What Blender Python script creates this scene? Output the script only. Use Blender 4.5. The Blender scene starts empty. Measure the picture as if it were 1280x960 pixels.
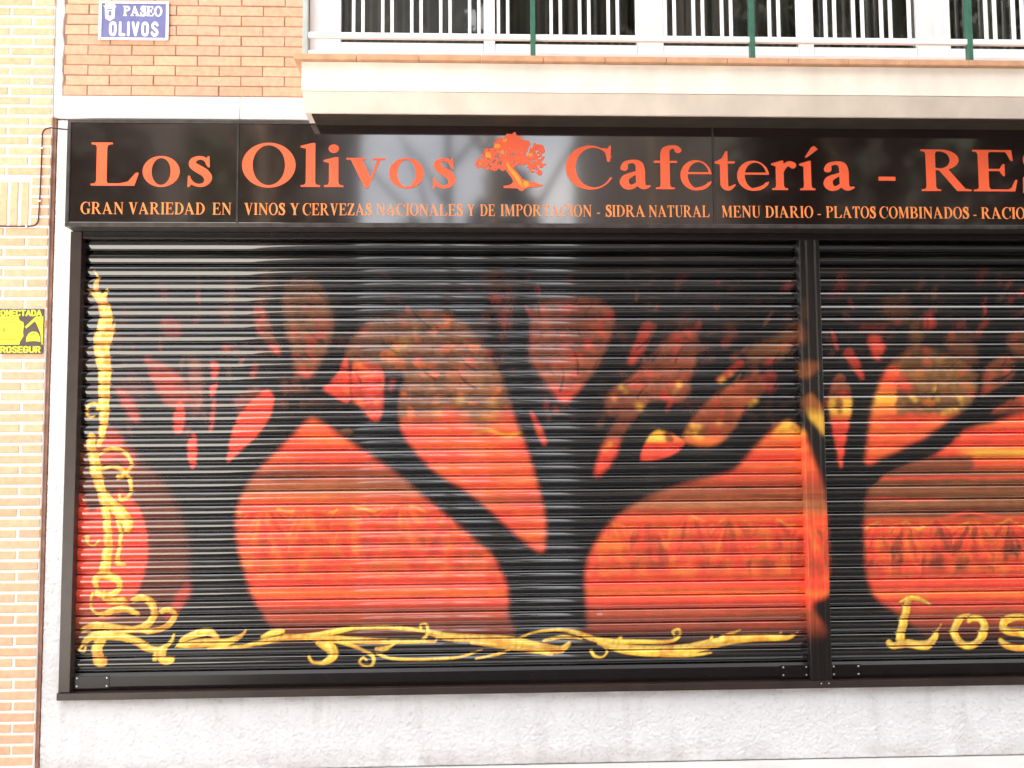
import bpy, bmesh, math, random
import numpy as np
from mathutils import Vector, Matrix
from mathutils.geometry import delaunay_2d_cdt

random.seed(7)
RNG = np.random.default_rng(11)
scene = bpy.context.scene
COL = scene.collection
R_ = math.radians

# ------------------------------------------------------------------ camera
cam_d = bpy.data.cameras.new("camera")
cam = bpy.data.objects.new("camera", cam_d)
COL.objects.link(cam)
cam_d.sensor_width = 36.0
cam_d.lens = 35.16
cam_d.clip_start = 0.05
cam_d.clip_end = 2000
CR = Matrix(((0.999134, 0.003571, -0.041446), (-0.041055, -0.076047, -0.996259), (-0.006709, 0.997098, -0.075834)))
cam.matrix_world = Matrix.Translation((0, -5.6, 1.66)) @ CR.to_4x4()
scene.camera = cam

# ------------------------------------------------------------------ sky, sun, exposure
SUN_EL, SUN_AZ = 47.0, -33.0          # the sun stands behind the facade, a little to the left
world = bpy.data.worlds.new("World")
scene.world = world
world.use_nodes = True
wn = world.node_tree
wn.nodes.clear()
sky = wn.nodes.new("ShaderNodeTexSky")
sky.sky_type = 'NISHITA'
sky.sun_disc = False
sky.sun_elevation = R_(SUN_EL)
sky.sun_rotation = R_(SUN_AZ)
sky.air_density = 1.0
sky.dust_density = 2.5
hs = wn.nodes.new("ShaderNodeHueSaturation")
hs.inputs['Saturation'].default_value = 0.5     # bright thin cloud takes most of the blue out
bg = wn.nodes.new("ShaderNodeBackground")
bg.inputs['Strength'].default_value = 0.11
wo = wn.nodes.new("ShaderNodeOutputWorld")
wn.links.new(sky.outputs[0], hs.inputs['Color'])
# broken bright cloud over the clear sky
wtc = wn.nodes.new("ShaderNodeTexCoord")
wmp = wn.nodes.new("ShaderNodeMapping"); wmp.inputs['Scale'].default_value = (1.0, 1.0, 2.2); wmp.inputs['Location'].default_value = (.35, .1, .2)
wnz = wn.nodes.new("ShaderNodeTexNoise"); wnz.inputs['Scale'].default_value = 2.4; wnz.inputs['Detail'].default_value = 7
wcr = wn.nodes.new("ShaderNodeMapRange"); wcr.inputs['From Min'].default_value = .40; wcr.inputs['From Max'].default_value = .60
wmx = wn.nodes.new("ShaderNodeMix"); wmx.data_type = 'RGBA'; wmx.inputs['B'].default_value = (8.2, 8.0, 7.9, 1)
wn.links.new(wtc.outputs['Generated'], wmp.inputs[0]); wn.links.new(wmp.outputs[0], wnz.inputs['Vector'])
wn.links.new(wnz.outputs['Fac'], wcr.inputs['Value']); wn.links.new(wcr.outputs[0], wmx.inputs['Factor'])
wn.links.new(hs.outputs[0], wmx.inputs['A']); wn.links.new(wmx.outputs['Result'], bg.inputs['Color'])
wn.links.new(bg.outputs[0], wo.inputs['Surface'])
sun_d = bpy.data.lights.new("sun", 'SUN')
sun_d.energy = 5.0
sun_d.angle = R_(0.6)
sun_d.color = (1.0, 0.93, 0.83)
sun = bpy.data.objects.new("sun", sun_d)
COL.objects.link(sun)
_sd = Vector((math.sin(R_(SUN_AZ)) * math.cos(R_(SUN_EL)), math.cos(R_(SUN_AZ)) * math.cos(R_(SUN_EL)), math.sin(R_(SUN_EL))))
sun.rotation_euler = _sd.to_track_quat('Z', 'Y').to_euler()
scene.view_settings.view_transform = 'Standard'
scene.view_settings.look = 'None'
scene.view_settings.gamma = 1.0
scene.view_settings.exposure = 2.65
scene.view_settings.use_curve_mapping = False
scene.render.engine = 'CYCLES'
scene.cycles.max_bounces = 8

# ------------------------------------------------------------------ materials
def new_mat(name):
    m = bpy.data.materials.new(name)
    m.use_nodes = True
    nt = m.node_tree
    nt.nodes.clear()
    out = nt.nodes.new("ShaderNodeOutputMaterial")
    p = nt.nodes.new("ShaderNodeBsdfPrincipled")
    nt.links.new(p.outputs[0], out.inputs[0])
    return m, nt, p

def pmat(name, col, rough=0.6, metal=0.0, spec=0.5, var=0.0, scale=8.0, bump=0.0, bscale=60.0, coat=0.0, streak=None, bdist=0.002, coat_ior=1.5):
    """plain surface with soft colour variation and an optional fine bump"""
    m, nt, p = new_mat(name)
    L = nt.links.new
    p.inputs['Roughness'].default_value = rough
    p.inputs['Metallic'].default_value = metal
    p.inputs['Specular IOR Level'].default_value = spec
    p.inputs['Coat Weight'].default_value = coat
    p.inputs['Coat Roughness'].default_value = 0.06
    p.inputs['Coat IOR'].default_value = coat_ior
    tc = nt.nodes.new("ShaderNodeTexCoord")
    if var > 0:
        mp = nt.nodes.new("ShaderNodeMapping")
        if streak: mp.inputs['Scale'].default_value = streak
        nz = nt.nodes.new("ShaderNodeTexNoise")
        nz.inputs['Scale'].default_value = scale
        nz.inputs['Detail'].default_value = 6
        L(tc.outputs['Object'], mp.inputs[0]); L(mp.outputs[0], nz.inputs['Vector'])
        mx = nt.nodes.new("ShaderNodeMix"); mx.data_type = 'RGBA'
        mx.inputs['A'].default_value = (*[max(0, c * (1 - var)) for c in col], 1)
        mx.inputs['B'].default_value = (*[min(1, c * (1 + var)) for c in col], 1)
        cr = nt.nodes.new("ShaderNodeMapRange")
        cr.inputs['From Min'].default_value = .3; cr.inputs['From Max'].default_value = .7
        L(nz.outputs['Fac'], cr.inputs['Value']); L(cr.outputs[0], mx.inputs['Factor'])
        L(mx.outputs['Result'], p.inputs['Base Color'])
    else:
        p.inputs['Base Color'].default_value = (*col, 1)
    if bump > 0:
        n2 = nt.nodes.new("ShaderNodeTexNoise")
        n2.inputs['Scale'].default_value = bscale
        n2.inputs['Detail'].default_value = 5
        L(tc.outputs['Object'], n2.inputs['Vector'])
        b = nt.nodes.new("ShaderNodeBump")
        b.inputs['Strength'].default_value = bump
        b.inputs['Distance'].default_value = bdist
        L(n2.outputs['Fac'], b.inputs['Height']); L(b.outputs[0], p.inputs['Normal'])
    return m

def vmat(name, rough=0.5, spec=0.5, coat=0.0, coat_rough=0.1, coat_ior=1.5, bump=0.0, bscale=60.0, var=0.0, vscale=20.0, stretch=(1, 1, 1), rvar=0.0):
    """surface whose own paint or brick colour is stored per vertex in the attribute 'paint'"""
    m, nt, p = new_mat(name)
    L = nt.links.new
    at = nt.nodes.new("ShaderNodeAttribute"); at.attribute_name = "paint"
    p.inputs['Roughness'].default_value = rough
    p.inputs['Specular IOR Level'].default_value = spec
    p.inputs['Coat Weight'].default_value = coat
    p.inputs['Coat Roughness'].default_value = coat_rough
    p.inputs['Coat IOR'].default_value = coat_ior
    tc = nt.nodes.new("ShaderNodeTexCoord")
    mp = nt.nodes.new("ShaderNodeMapping"); mp.inputs['Scale'].default_value = stretch
    L(tc.outputs['Object'], mp.inputs[0])
    nz = nt.nodes.new("ShaderNodeTexNoise"); nz.inputs['Scale'].default_value = vscale; nz.inputs['Detail'].default_value = 6
    L(mp.outputs[0], nz.inputs['Vector'])
    if var > 0:
        mr = nt.nodes.new("ShaderNodeMapRange")
        mr.inputs['From Min'].default_value = .3; mr.inputs['From Max'].default_value = .7
        mr.inputs['To Min'].default_value = 1 - var; mr.inputs['To Max'].default_value = 1 + var
        L(nz.outputs['Fac'], mr.inputs['Value'])
        mx = nt.nodes.new("ShaderNodeVectorMath"); mx.operation = 'SCALE'
        L(at.outputs['Color'], mx.inputs[0]); L(mr.outputs[0], mx.inputs['Scale'])
        L(mx.outputs[0], p.inputs['Base Color'])
    else:
        L(at.outputs['Color'], p.inputs['Base Color'])
    if rvar > 0:
        mr2 = nt.nodes.new("ShaderNodeMapRange")
        mr2.inputs['From Min'].default_value = .3; mr2.inputs['From Max'].default_value = .7
        mr2.inputs['To Min'].default_value = rough * (1 - rvar); mr2.inputs['To Max'].default_value = rough * (1 + rvar)
        L(nz.outputs['Fac'], mr2.inputs['Value']); L(mr2.outputs[0], p.inputs['Roughness'])
    if bump > 0:
        n2 = nt.nodes.new("ShaderNodeTexNoise"); n2.inputs['Scale'].default_value = bscale; n2.inputs['Detail'].default_value = 5
        L(tc.outputs['Object'], n2.inputs['Vector'])
        b = nt.nodes.new("ShaderNodeBump"); b.inputs['Strength'].default_value = bump; b.inputs['Distance'].default_value = .002
        L(n2.outputs['Fac'], b.inputs['Height']); L(b.outputs[0], p.inputs['Normal'])
    return m

M = {}
M['brick'] = vmat("fired_brick", rough=.8, spec=.25, bump=.5, bscale=180, var=.10, vscale=35)
M['mortar_pale'] = pmat("pale_mortar", (.86, .84, .80), .9, var=.04, scale=20, bump=.6, bscale=200)
M['mortar_tan'] = pmat("tan_mortar", (.32, .195, .14), .9, var=.15, scale=20, bump=.6, bscale=200)
M['stucco'] = vmat("white_roughcast", rough=.9, spec=.2, bump=.3, bscale=420, var=.04, vscale=7)
M['soffit'] = pmat("dark_brown_soffit", (.035, .024, .014), .9, var=.3, scale=8)
M['stone'] = pmat("white_stone_band", (.78, .76, .73), .8, var=.06, scale=9, bump=.3, bscale=90)
M['render'] = pmat("cream_render", (.83, .745, .655), .85, var=.10, scale=5, bump=.3, bscale=120, streak=(1, 1, .4))
M['tile'] = pmat("terracotta_tile_edge", (.55, .30, .17), .7, var=.15, scale=14, bump=.2)
M['white_paint'] = pmat("white_enamel", (.82, .82, .83), .35, spec=.5, var=.03, scale=10)
M['green_paint'] = pmat("green_enamel", (.035, .13, .085), .4, var=.12, scale=20)
M['grey_green'] = pmat("grey_green_enamel", (.42, .47, .45), .4, var=.08, scale=20)
M['frame'] = pmat("brown_black_enamel", (.03, .018, .014), .34, spec=.6, var=.25, scale=9, bump=.06, bscale=40)
M['bar'] = pmat("black_enamel", (.010, .007, .007), .25, spec=.35, var=.25, scale=12, bump=.05, bscale=30)
M['panel'] = pmat("black_acrylic_sheet", (.014, .007, .007), .12, spec=.5, var=.15, scale=4, coat=1.0, coat_ior=1.9, bump=.03, bscale=3.0, bdist=.01)
M['sign_edge'] = pmat("weathered_dark_aluminium", (.055, .047, .043), .4, metal=.3, var=.4, scale=18)
M['letter'] = pmat("orange_red_vinyl", (.90, .130, .048), .35, spec=.5, var=.04, scale=8)
M['letter_small'] = pmat("orange_vinyl", (.90, .27, .075), .35, spec=.5, var=.05, scale=8)
M['amber'] = pmat("amber_vinyl", (.9, .34, .03), .35, var=.1, scale=40)
M['plate_blue'] = pmat("blue_enamel_plate", (.16, .165, .36), .3, spec=.6, var=.08, scale=20)
M['plate_white'] = pmat("white_enamel_plate", (.80, .80, .80), .3, spec=.5)
M['crest'] = pmat("pale_green_enamel", (.62, .74, .60), .35, var=.12, scale=120)
M['yellow'] = pmat("yellow_print", (.56, .62, .04), .5, var=.04, scale=30)
M['ink'] = pmat("grey_brown_print", (.09, .06, .055), .55, var=.1, scale=30)
M['red_ink'] = pmat("red_print", (.75, .30, .04), .55)
M['steel'] = pmat("zinc_steel", (.62, .62, .62), .3, metal=.9)
M['cable'] = pmat("dark_brown_cable", (.06, .035, .035), .6)
M['clip'] = pmat("white_plastic", (.75, .73, .7), .5)
M['copper'] = pmat("brown_joint_strip", (.32, .16, .11), .7, var=.3, scale=16)
M['paving'] = pmat("pale_concrete_paving", (.60, .585, .56), .85, var=.08, scale=3, bump=.3, bscale=60)
M['asphalt'] = pmat("asphalt", (.055, .055, .056), .9, var=.2, scale=6, bump=.5, bscale=120)
M['room'] = pmat("dark_room", (.03, .027, .024), .9)
M['drape'] = pmat("grey_brown_curtain", (.16, .145, .12), .9, var=.25, scale=3, streak=(3, 3, .2))
M['net'] = pmat("grey_insect_net", (.34, .33, .34), .9, var=.12, scale=6)
M['bark'] = pmat("tree_bark", (.09, .065, .045), .9, var=.3, scale=12, bump=.6, bscale=40)
M['leaf'] = pmat("dark_leaf", (.016, .019, .010), .7, var=.4, scale=1.5)
M['leaf2'] = pmat("mid_leaf", (.032, .040, .018), .7, var=.4, scale=1.5)

def glass_mat():
    m = bpy.data.materials.new("window_glass"); m.use_nodes = True
    nt = m.node_tree; nt.nodes.clear(); L = nt.links.new
    o = nt.nodes.new("ShaderNodeOutputMaterial"); mix = nt.nodes.new("ShaderNodeMixShader")
    t = nt.nodes.new("ShaderNodeBsdfTransparent"); t.inputs[0].default_value = (.86, .88, .87, 1)
    g = nt.nodes.new("ShaderNodeBsdfGlossy"); g.inputs['Roughness'].default_value = .02
    f = nt.nodes.new("ShaderNodeFresnel"); f.inputs[0].default_value = 1.6
    L(f.outputs[0], mix.inputs[0]); L(t.outputs[0], mix.inputs[1]); L(g.outputs[0], mix.inputs[2]); L(mix.outputs[0], o.inputs[0])
    return m
M['glass'] = glass_mat()

# ------------------------------------------------------------------ object helpers
def link(o, parent=None):
    COL.objects.link(o)
    if parent is not None: o.parent = parent
    return o

def thing(name, label, cat, group=None, loc=(0, 0, 0)):
    o = bpy.data.objects.new(name, None)
    o.empty_display_size = .1
    o.location = loc
    o['label'] = label; o['category'] = cat
    if group: o['group'] = group
    return link(o)

def mesh_obj(name, verts, faces, mat, parent=None, smooth=False):
    me = bpy.data.meshes.new(name)
    me.from_pydata([tuple(v) for v in verts], [], faces)
    me.update()
    if mat is not None: me.materials.append(mat)
    if smooth:
        me.polygons.foreach_set("use_smooth", np.ones(len(me.polygons), dtype=bool))
    return link(bpy.data.objects.new(name, me), parent)

class MB:
    """collects boxes, tubes and discs and links them as one mesh"""
    def __init__(s): s.bm = bmesh.new()
    def box(s, x0, x1, y0, y1, z0, z1, bev=0.0):
        r = bmesh.ops.create_cube(s.bm, size=1.0)
        vs = r['verts']
        bmesh.ops.scale(s.bm, vec=(x1 - x0, y1 - y0, z1 - z0), verts=vs)
        bmesh.ops.translate(s.bm, vec=((x0 + x1) / 2, (y0 + y1) / 2, (z0 + z1) / 2), verts=vs)
        if bev > 0:
            es = list({e for v in vs for e in v.link_edges})
            bmesh.ops.bevel(s.bm, geom=es, offset=bev, segments=2, profile=.6, affect='EDGES')
        return s
    def prism(s, prof, x0, x1):
        """closed (y,z) outline swept along x"""
        a = [s.bm.verts.new((x0, y, z)) for y, z in prof]
        b = [s.bm.verts.new((x1, y, z)) for y, z in prof]
        n = len(prof)
        s.bm.faces.new(a[::-1]); s.bm.faces.new(b)
        for i in range(n): s.bm.faces.new((a[i], a[(i + 1) % n], b[(i + 1) % n], b[i]))
        return s
    def tube(s, pts, r, n=8):
        pts = [Vector(p) for p in pts]; rings = []
        rs = r if isinstance(r, (list, tuple)) else [r] * len(pts)
        for i, p in enumerate(pts):
            t = (pts[min(i + 1, len(pts) - 1)] - pts[max(i - 1, 0)]).normalized()
            up = Vector((0, 1, 0)) if abs(t.y) < .9 else Vector((1, 0, 0))
            u = t.cross(up).normalized(); w = t.cross(u)
            rings.append([s.bm.verts.new(p + (u * math.cos(2 * math.pi * k / n) + w * math.sin(2 * math.pi * k / n)) * rs[i]) for k in range(n)])
        for a, b in zip(rings, rings[1:]):
            for k in range(n): s.bm.faces.new((a[k], a[(k + 1) % n], b[(k + 1) % n], b[k]))
        s.bm.faces.new(rings[0][::-1]); s.bm.faces.new(rings[-1])
        return s
    def dome(s, c, r, h, n=10):
        """rivet or screw head facing the street (-y)"""
        c = Vector(c)
        rows = [(1, 0), (.85, .6), (.5, .9)]
        rings = [[s.bm.verts.new(c + Vector((math.cos(2 * math.pi * k / n) * r * a, -h * b, math.sin(2 * math.pi * k / n) * r * a))) for k in range(n)] for a, b in rows]
        for a, b in zip(rings, rings[1:]):
            for k in range(n): s.bm.faces.new((a[k], a[(k + 1) % n], b[(k + 1) % n], b[k]))
        s.bm.faces.new(rings[-1])
        return s
    def build(s, name, mat, parent=None, smooth=False):
        bmesh.ops.recalc_face_normals(s.bm, faces=s.bm.faces)
        me = bpy.data.meshes.new(name)
        s.bm.to_mesh(me); s.bm.free()
        me.materials.append(mat)
        if smooth: me.polygons.foreach_set("use_smooth", np.ones(len(me.polygons), dtype=bool))
        return link(bpy.data.objects.new(name, me), parent)

def paint(me, cols):
    a = me.color_attributes.new("paint", 'FLOAT_COLOR', 'POINT')
    a.data.foreach_set("color", np.ascontiguousarray(cols, dtype=np.float32).ravel())

def grid_obj(name, X, Y, Z, mat, parent=None, cols=None, smooth=True):
    """regular grid sheet from 2-D coordinate arrays, optional vertex paint"""
    nr, nc = X.shape
    co = np.stack([X, Y, Z], -1).reshape(-1, 3).astype(np.float32)
    idx = np.arange(nr * nc).reshape(nr, nc)
    q = np.stack([idx[:-1, :-1], idx[:-1, 1:], idx[1:, 1:], idx[1:, :-1]], -1).reshape(-1, 4).astype(np.int32)
    me = bpy.data.meshes.new(name)
    me.vertices.add(len(co)); me.vertices.foreach_set("co", co.ravel())
    me.loops.add(q.size); me.loops.foreach_set("vertex_index", q.ravel())
    me.polygons.add(len(q))
    me.polygons.foreach_set("loop_start", np.arange(0, q.size, 4, dtype=np.int32))
    me.polygons.foreach_set("loop_total", np.full(len(q), 4, dtype=np.int32))
    me.update(calc_edges=True)
    me.polygons.foreach_set("use_smooth", np.full(len(q), smooth, dtype=bool))
    me.materials.append(mat)
    if cols is not None: paint(me, cols.reshape(-1, 4))
    return link(bpy.data.objects.new(name, me), parent)

def vnoise(x, y, seed=0):
    """smooth value noise, arrays in, 0..1 out"""
    r = np.random.default_rng(seed).random((256, 256))
    xi = np.floor(x).astype(int); yi = np.floor(y).astype(int)
    fx = x - xi; fy = y - yi
    fx = fx * fx * (3 - 2 * fx); fy = fy * fy * (3 - 2 * fy)
    g = lambda a, b: r[a % 256, b % 256]
    return (g(xi, yi) * (1 - fx) + g(xi + 1, yi) * fx) * (1 - fy) + (g(xi, yi + 1) * (1 - fx) + g(xi + 1, yi + 1) * fx) * fy

def fbm(x, y, seed=0, octv=4):
    s = 0; a = .5; t = 0
    for k in range(octv):
        s = s + a * vnoise(x * 2 ** k, y * 2 ** k, seed + k); t += a; a *= .5
    return s / t

# ------------------------------------------------------------------ ground
def flat(name, x0, x1, y0, y1, z, mat):
    o = mesh_obj(name, [(x0, y0, z), (x1, y0, z), (x1, y1, z), (x0, y1, z)], [(0, 1, 2, 3)], mat)
    o['kind'] = 'structure'
    return o
flat("ground", -400, 400, -400, 400, -.16, M['paving'])
o = MB().box(-60, 60, -.50, .02, -.155, 0).build("pavement", M['paving']); o['kind'] = 'structure'
o = MB().box(-60, 60, -.62, -.504, -.155, -.004, .01).build("kerb", M['stone']); o['kind'] = 'structure'
o = mesh_obj("road", [(-60, -.62, -.15), (90, -.62, -.15), (90, -60, -.15), (-5.0, -60, -.15), (-3.4, -15, -.15), (-2.1, -2.6, -.15), (-60, -1.5, -.15)], [(0, 1, 2, 3, 4, 5, 6)], M['asphalt']); o['kind'] = 'structure'  # unseen; outline set so only the left slats reflect pale paving

# ------------------------------------------------------------------ brickwork
def bricks(name, cells, y_face, depth, palette, parent, seed=3, gap=.0):
    """every brick a chamfered block; cells = (x0,x1,z0,z1)"""
    rnd = random.Random(seed)
    V = []; F = []; C = []
    ch = .003
    for (x0, x1, z0, z1) in cells:
        j = rnd.uniform(-.0015, .0015)
        yf = y_face + j
        b = len(V)
        dx = rnd.uniform(-.0015, .0015); dz = rnd.uniform(-.001, .001)
        x0 += dx; x1 += dx; z0 += dz; z1 += dz
        V += [(x0, yf + depth, z0), (x1, yf + depth, z0), (x1, yf + depth, z1), (x0, yf + depth, z1),
              (x0, yf + ch, z0), (x1, yf + ch, z0), (x1, yf + ch, z1), (x0, yf + ch, z1),
              (x0 + ch, yf, z0 + ch), (x1 - ch, yf, z0 + ch), (x1 - ch, yf, z1 - ch), (x0 + ch, yf, z1 - ch)]
        for k in range(4):
            k2 = (k + 1) % 4
            F += [(b + k, b + k2, b + 4 + k2, b + 4 + k), (b + 4 + k, b + 4 + k2, b + 8 + k2, b + 8 + k)]
        F.append((b + 8, b + 9, b + 10, b + 11))
        c = palette[rnd.randrange(len(palette))]
        f = rnd.uniform(.95, 1.05)
        C += [(c[0] * f, c[1] * f, c[2] * f, 1)] * 12
    ob = mesh_obj(name, V, F, M['brick'], parent)
    paint(ob.data, np.array(C))
    bm = bmesh.new(); bm.from_mesh(ob.data); bmesh.ops.recalc_face_normals(bm, faces=bm.faces); bm.to_mesh(ob.data); bm.free()
    return ob

def running(x0, x1, z0, z1, course, joint, length, off=0.0):
    cells = []; k = 0; z = z0
    while z + course * .5 < z1:
        s = x0 - length + ((off + (length / 2 if k % 2 else 0)) % length)
        x = s
        while x < x1:
            a = max(x, x0); b = min(x + length - joint, x1)
            if b - a > .02: cells.append((a, b, z, min(z + course - joint, z1)))
            x += length
        z += course; k += 1
    return cells

# neighbouring house at the left edge
nb = thing("brick_house", "pale orange brick house with wide white joints at the left edge of the photo", "house")
LX1 = -2.336
cells = []
c = .0572
base = 0.0
zsol0, zsol1 = 2.972, 3.232
for cell in running(-4.0, LX1, base, 7.0, c, .0145, .2435, off=(LX1 - .11 - (-4.0)) % .2435):
    x0, x1, z0, z1 = cell
    if z1 > zsol0 - .01 and z0 < zsol1 - .02 and x0 < -2.445:
        if x1 > -2.445 and x1 - (-2.435) > .03: cells.append((-2.435, x1, z0, z1))
        continue
    cells.append(cell)
x = -2.4475
while x > -3.98:
    cells.append((x - .0435, x, zsol0, zsol1 - .012)); x -= .058
pal_l = [(.70, .42, .265), (.72, .44, .28), (.69, .405, .255), (.73, .45, .29), (.71, .42, .28)]
bricks("brick_facing", cells, -.036, .02, pal_l, nb, 5)
MB().box(-4.0, LX1, -.031, 6.0, 0, 7.0).build("mortar_wall", M['mortar_pale'], nb)

# ------------------------------------------------------------------ the cafe building
cb = thing("cafe_building", "brick cafe building with white roughcast base, cream balcony slab and window over the sign", "building")
# joint strip against the neighbour, roughcast, stone band, upper brickwork
MB().box(-2.3355, -2.318, -.012, .2, 0.0, 3.60).build("joint_strip", M['copper'], cb)
# roughcast sheets (displaced grid)
def roughcast(x0, x1, z0, z1, seed):
    nx = int((x1 - x0) / .006) + 1; nz = int((z1 - z0) / .006) + 1
    X, Z = np.meshgrid(np.linspace(x0, x1, nx), np.linspace(z0, z1, nz))
    h = .6 * fbm((X + .4 * Z) / .011, (Z - .4 * X) / .011, seed, 2) + .4 * RNG.random(X.shape); h2 = fbm(X / .3, Z / .3, seed + 9, 2)
    Y = -.003 - .0055 * np.clip((h - .25) * 1.7, 0, 1) ** 1.2 - .003 * h2
    Y[:, 0] = .03
    if z1 > 1: Y[:, -1] = .03; Y[-1, :] = .03
    else: Y[0, :] = .03
    d1 = fbm(X / .16, Z / .05, seed + 31, 4); d2 = fbm(X / .05, Z / .3, seed + 37, 4); d3 = fbm(X / .012, Z / .012, seed + 41, 2)
    top = np.clip((Z - (z1 - .055)) / .05, 0, 1) * np.clip((d1 - .30) * 3, 0, 1) * (X > -2.21) if z1 < 1 else Z * 0
    run = np.clip((d2 - .60) * 5, 0, 1) * .35
    low = np.clip((.13 - Z) / .13, 0, 1) * np.clip((d1 - .25) * 2.5, 0, 1)
    pit = np.clip((d3 - .70) * 7, 0, 1) * .5
    k = np.clip(top * .62 + run * .35 + low * .35 + pit * .5, 0, 1)[..., None]
    c_ = np.array((.76, .76, .775)) * (1 - k) + np.array((.34, .28, .235)) * k
    return X, Y, Z, np.concatenate([c_, np.ones(c_.shape[:-1] + (1,))], -1)
X, Y, Z, C_ = roughcast(-2.318, -2.19, 0.402, 3.588, 37)
grid_obj("roughcast_strip", X, Y, Z, M['stucco'], cb, C_)
X, Y, Z, C_ = roughcast(-2.318, 5.2, 0.0, 0.402, 37)
grid_obj("roughcast_base", X, Y, Z, M['stucco'], cb, C_)
MB().box(-2.33, 5.2, .032, .3, 0.0, .388).box(-2.33, 5.2, .12, .3, .39, 2.99).box(-2.33, -2.20, .032, .118, .39, 2.99).box(-2.33, 5.2, .032, .3, 2.992, 3.59).box(-2.33, 14, .3, 8.0, 0, 11.0).box(5.2, 14, .0, .3, 0, 11).build("wall_core", M['mortar_tan'], cb)
MB().box(-2.3355, -1.30, -.014, .01, 3.592, 3.722, .004).box(-1.298, 5.2, -.0135, .01, 3.592, 3.722, .004).build("stone_band", M['stone'], cb)
# upper bricks left of the window, and a sheet of mortar behind them
ub = []
pal_r = [(.65, .37, .245), (.665, .385, .255), (.64, .36, .235), (.675, .395, .255), (.655, .37, .255)]
for cell in running(-2.285, -.925, 3.728, 7.0, .0588, .0052, .2445, off=.135): ub.append(cell)
bricks("brick_facing", ub, -.012, .02, pal_r, cb, 9)
MB().box(-2.3355, -.926, -.006, .3, 3.7225, 7.0).build("mortar_bed", M['mortar_tan'], cb)
# mortar fillet running up the joint at the left of the bricks
n = 60
fx = np.linspace(3.6, 7.0, 240); wv = fbm(fx / .06, fx * 0, 5, 3)
V = []; F = []
for i, z in enumerate(fx):
    e = -2.296 + (wv[i] - .5) * .02
    V += [(-2.334, -.020, z), (e, -.016, z), (e + .004, -.004, z)]
    if i: b = 3 * i; F += [(b - 3, b - 2, b + 1, b), (b - 2, b - 1, b + 2, b + 1)]
mesh_obj("mortar_fillet", V, F, M['stone'], cb)

# balcony slab: tile edge, fascia, raked underside
bs = MB()
bs.prism([(.0, 3.618), (-.40, 3.618), (-.405, 3.745), (-.405, 3.772), (.0, 3.772)], -.888, 5.2).build("balcony_slab", M['render'], cb)
MB().box(-.85, 5.2, -.300, .0, 3.520, 3.527).build("soffit", M['soffit'], cb)  # near-black brown sheet under the slab
MB().prism([(.0, 3.5275), (-.315, 3.5275), (-.392, 3.6165), (.0, 3.6165)], -.884, 5.2).build("balcony_haunch", M['render'], cb)
tl = MB()
x = -.925
while x < 5.1:
    tl.box(x, x + .328, -.437, .0, 3.774, 3.806, .004); x += .33
tl.build("tile_edge", M['tile'], cb)
# parapet kerb behind the railing, in white
MB().box(-.925, 5.2, -.05, .055, 3.80, 3.985, .004).build("window_sill", M['white_paint'], cb)

# window: frames, panes, curtains
wf = MB()
def fr(x0, x1, z0=3.98, z1=6.2, y0=.06, y1=.13): wf.box(x0, x1, y0, y1, z0, z1, .004)
for a, b in [(-.924, -.745), (.085, .150), (.985, 1.140), (1.95, 2.035), (2.66, 2.86), (3.5, 3.6), (4.3, 4.45)]: fr(a, b)
for a, b in [(-.745, .085), (.150, .985), (1.140, 1.95), (2.035, 2.66), (2.86, 3.5), (3.6, 4.3)]:
    wf.box(a + .001, b - .001, .064, .126, 4.02, 4.082, .004)
    wf.box(a + .001, b - .001, .064, .126, 6.10, 6.198, .004)
wobj = wf.build("window_frame", M['white_paint'], cb)
for a, b in [(-.745, .085), (.150, .985), (1.140, 1.95), (2.035, 2.66), (2.86, 3.5), (3.6, 4.3)]:
    MB().box(a + .002, b - .002, .094, .098, 4.083, 6.099).build("window_pane", M['glass'], wobj)
n = 500
xs = np.linspace(-.9, 4.6, n)
fold = .03 * np.sin(xs * 42 + 3 * np.sin(xs * 5)) + .015 * np.sin(xs * 97)
gapm = (np.sin(xs * 6.3 + .8) > .35)
Xc = np.stack([xs, xs]); Yc = np.stack([.24 + fold, .24 + fold]); Zc = np.stack([xs * 0 + 4.0, xs * 0 + 6.3])
grid_obj("curtain", Xc[:, :], Yc, Zc, M['drape'], wobj)
nx = np.linspace(-.75, .09, 90)
grid_obj("insect_net", np.stack([nx, nx]), np.stack([.15 + .004 * np.sin(nx * 60)] * 2), np.stack([nx * 0 + 4.06, nx * 0 + 6.1]), M['net'], wobj)
MB().box(-.926, 5.2, .29, .3, 3.6, 6.4).box(-.926, 5.2, -.0, .3, 6.2, 7.0).build("room", M['room'], cb)

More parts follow.
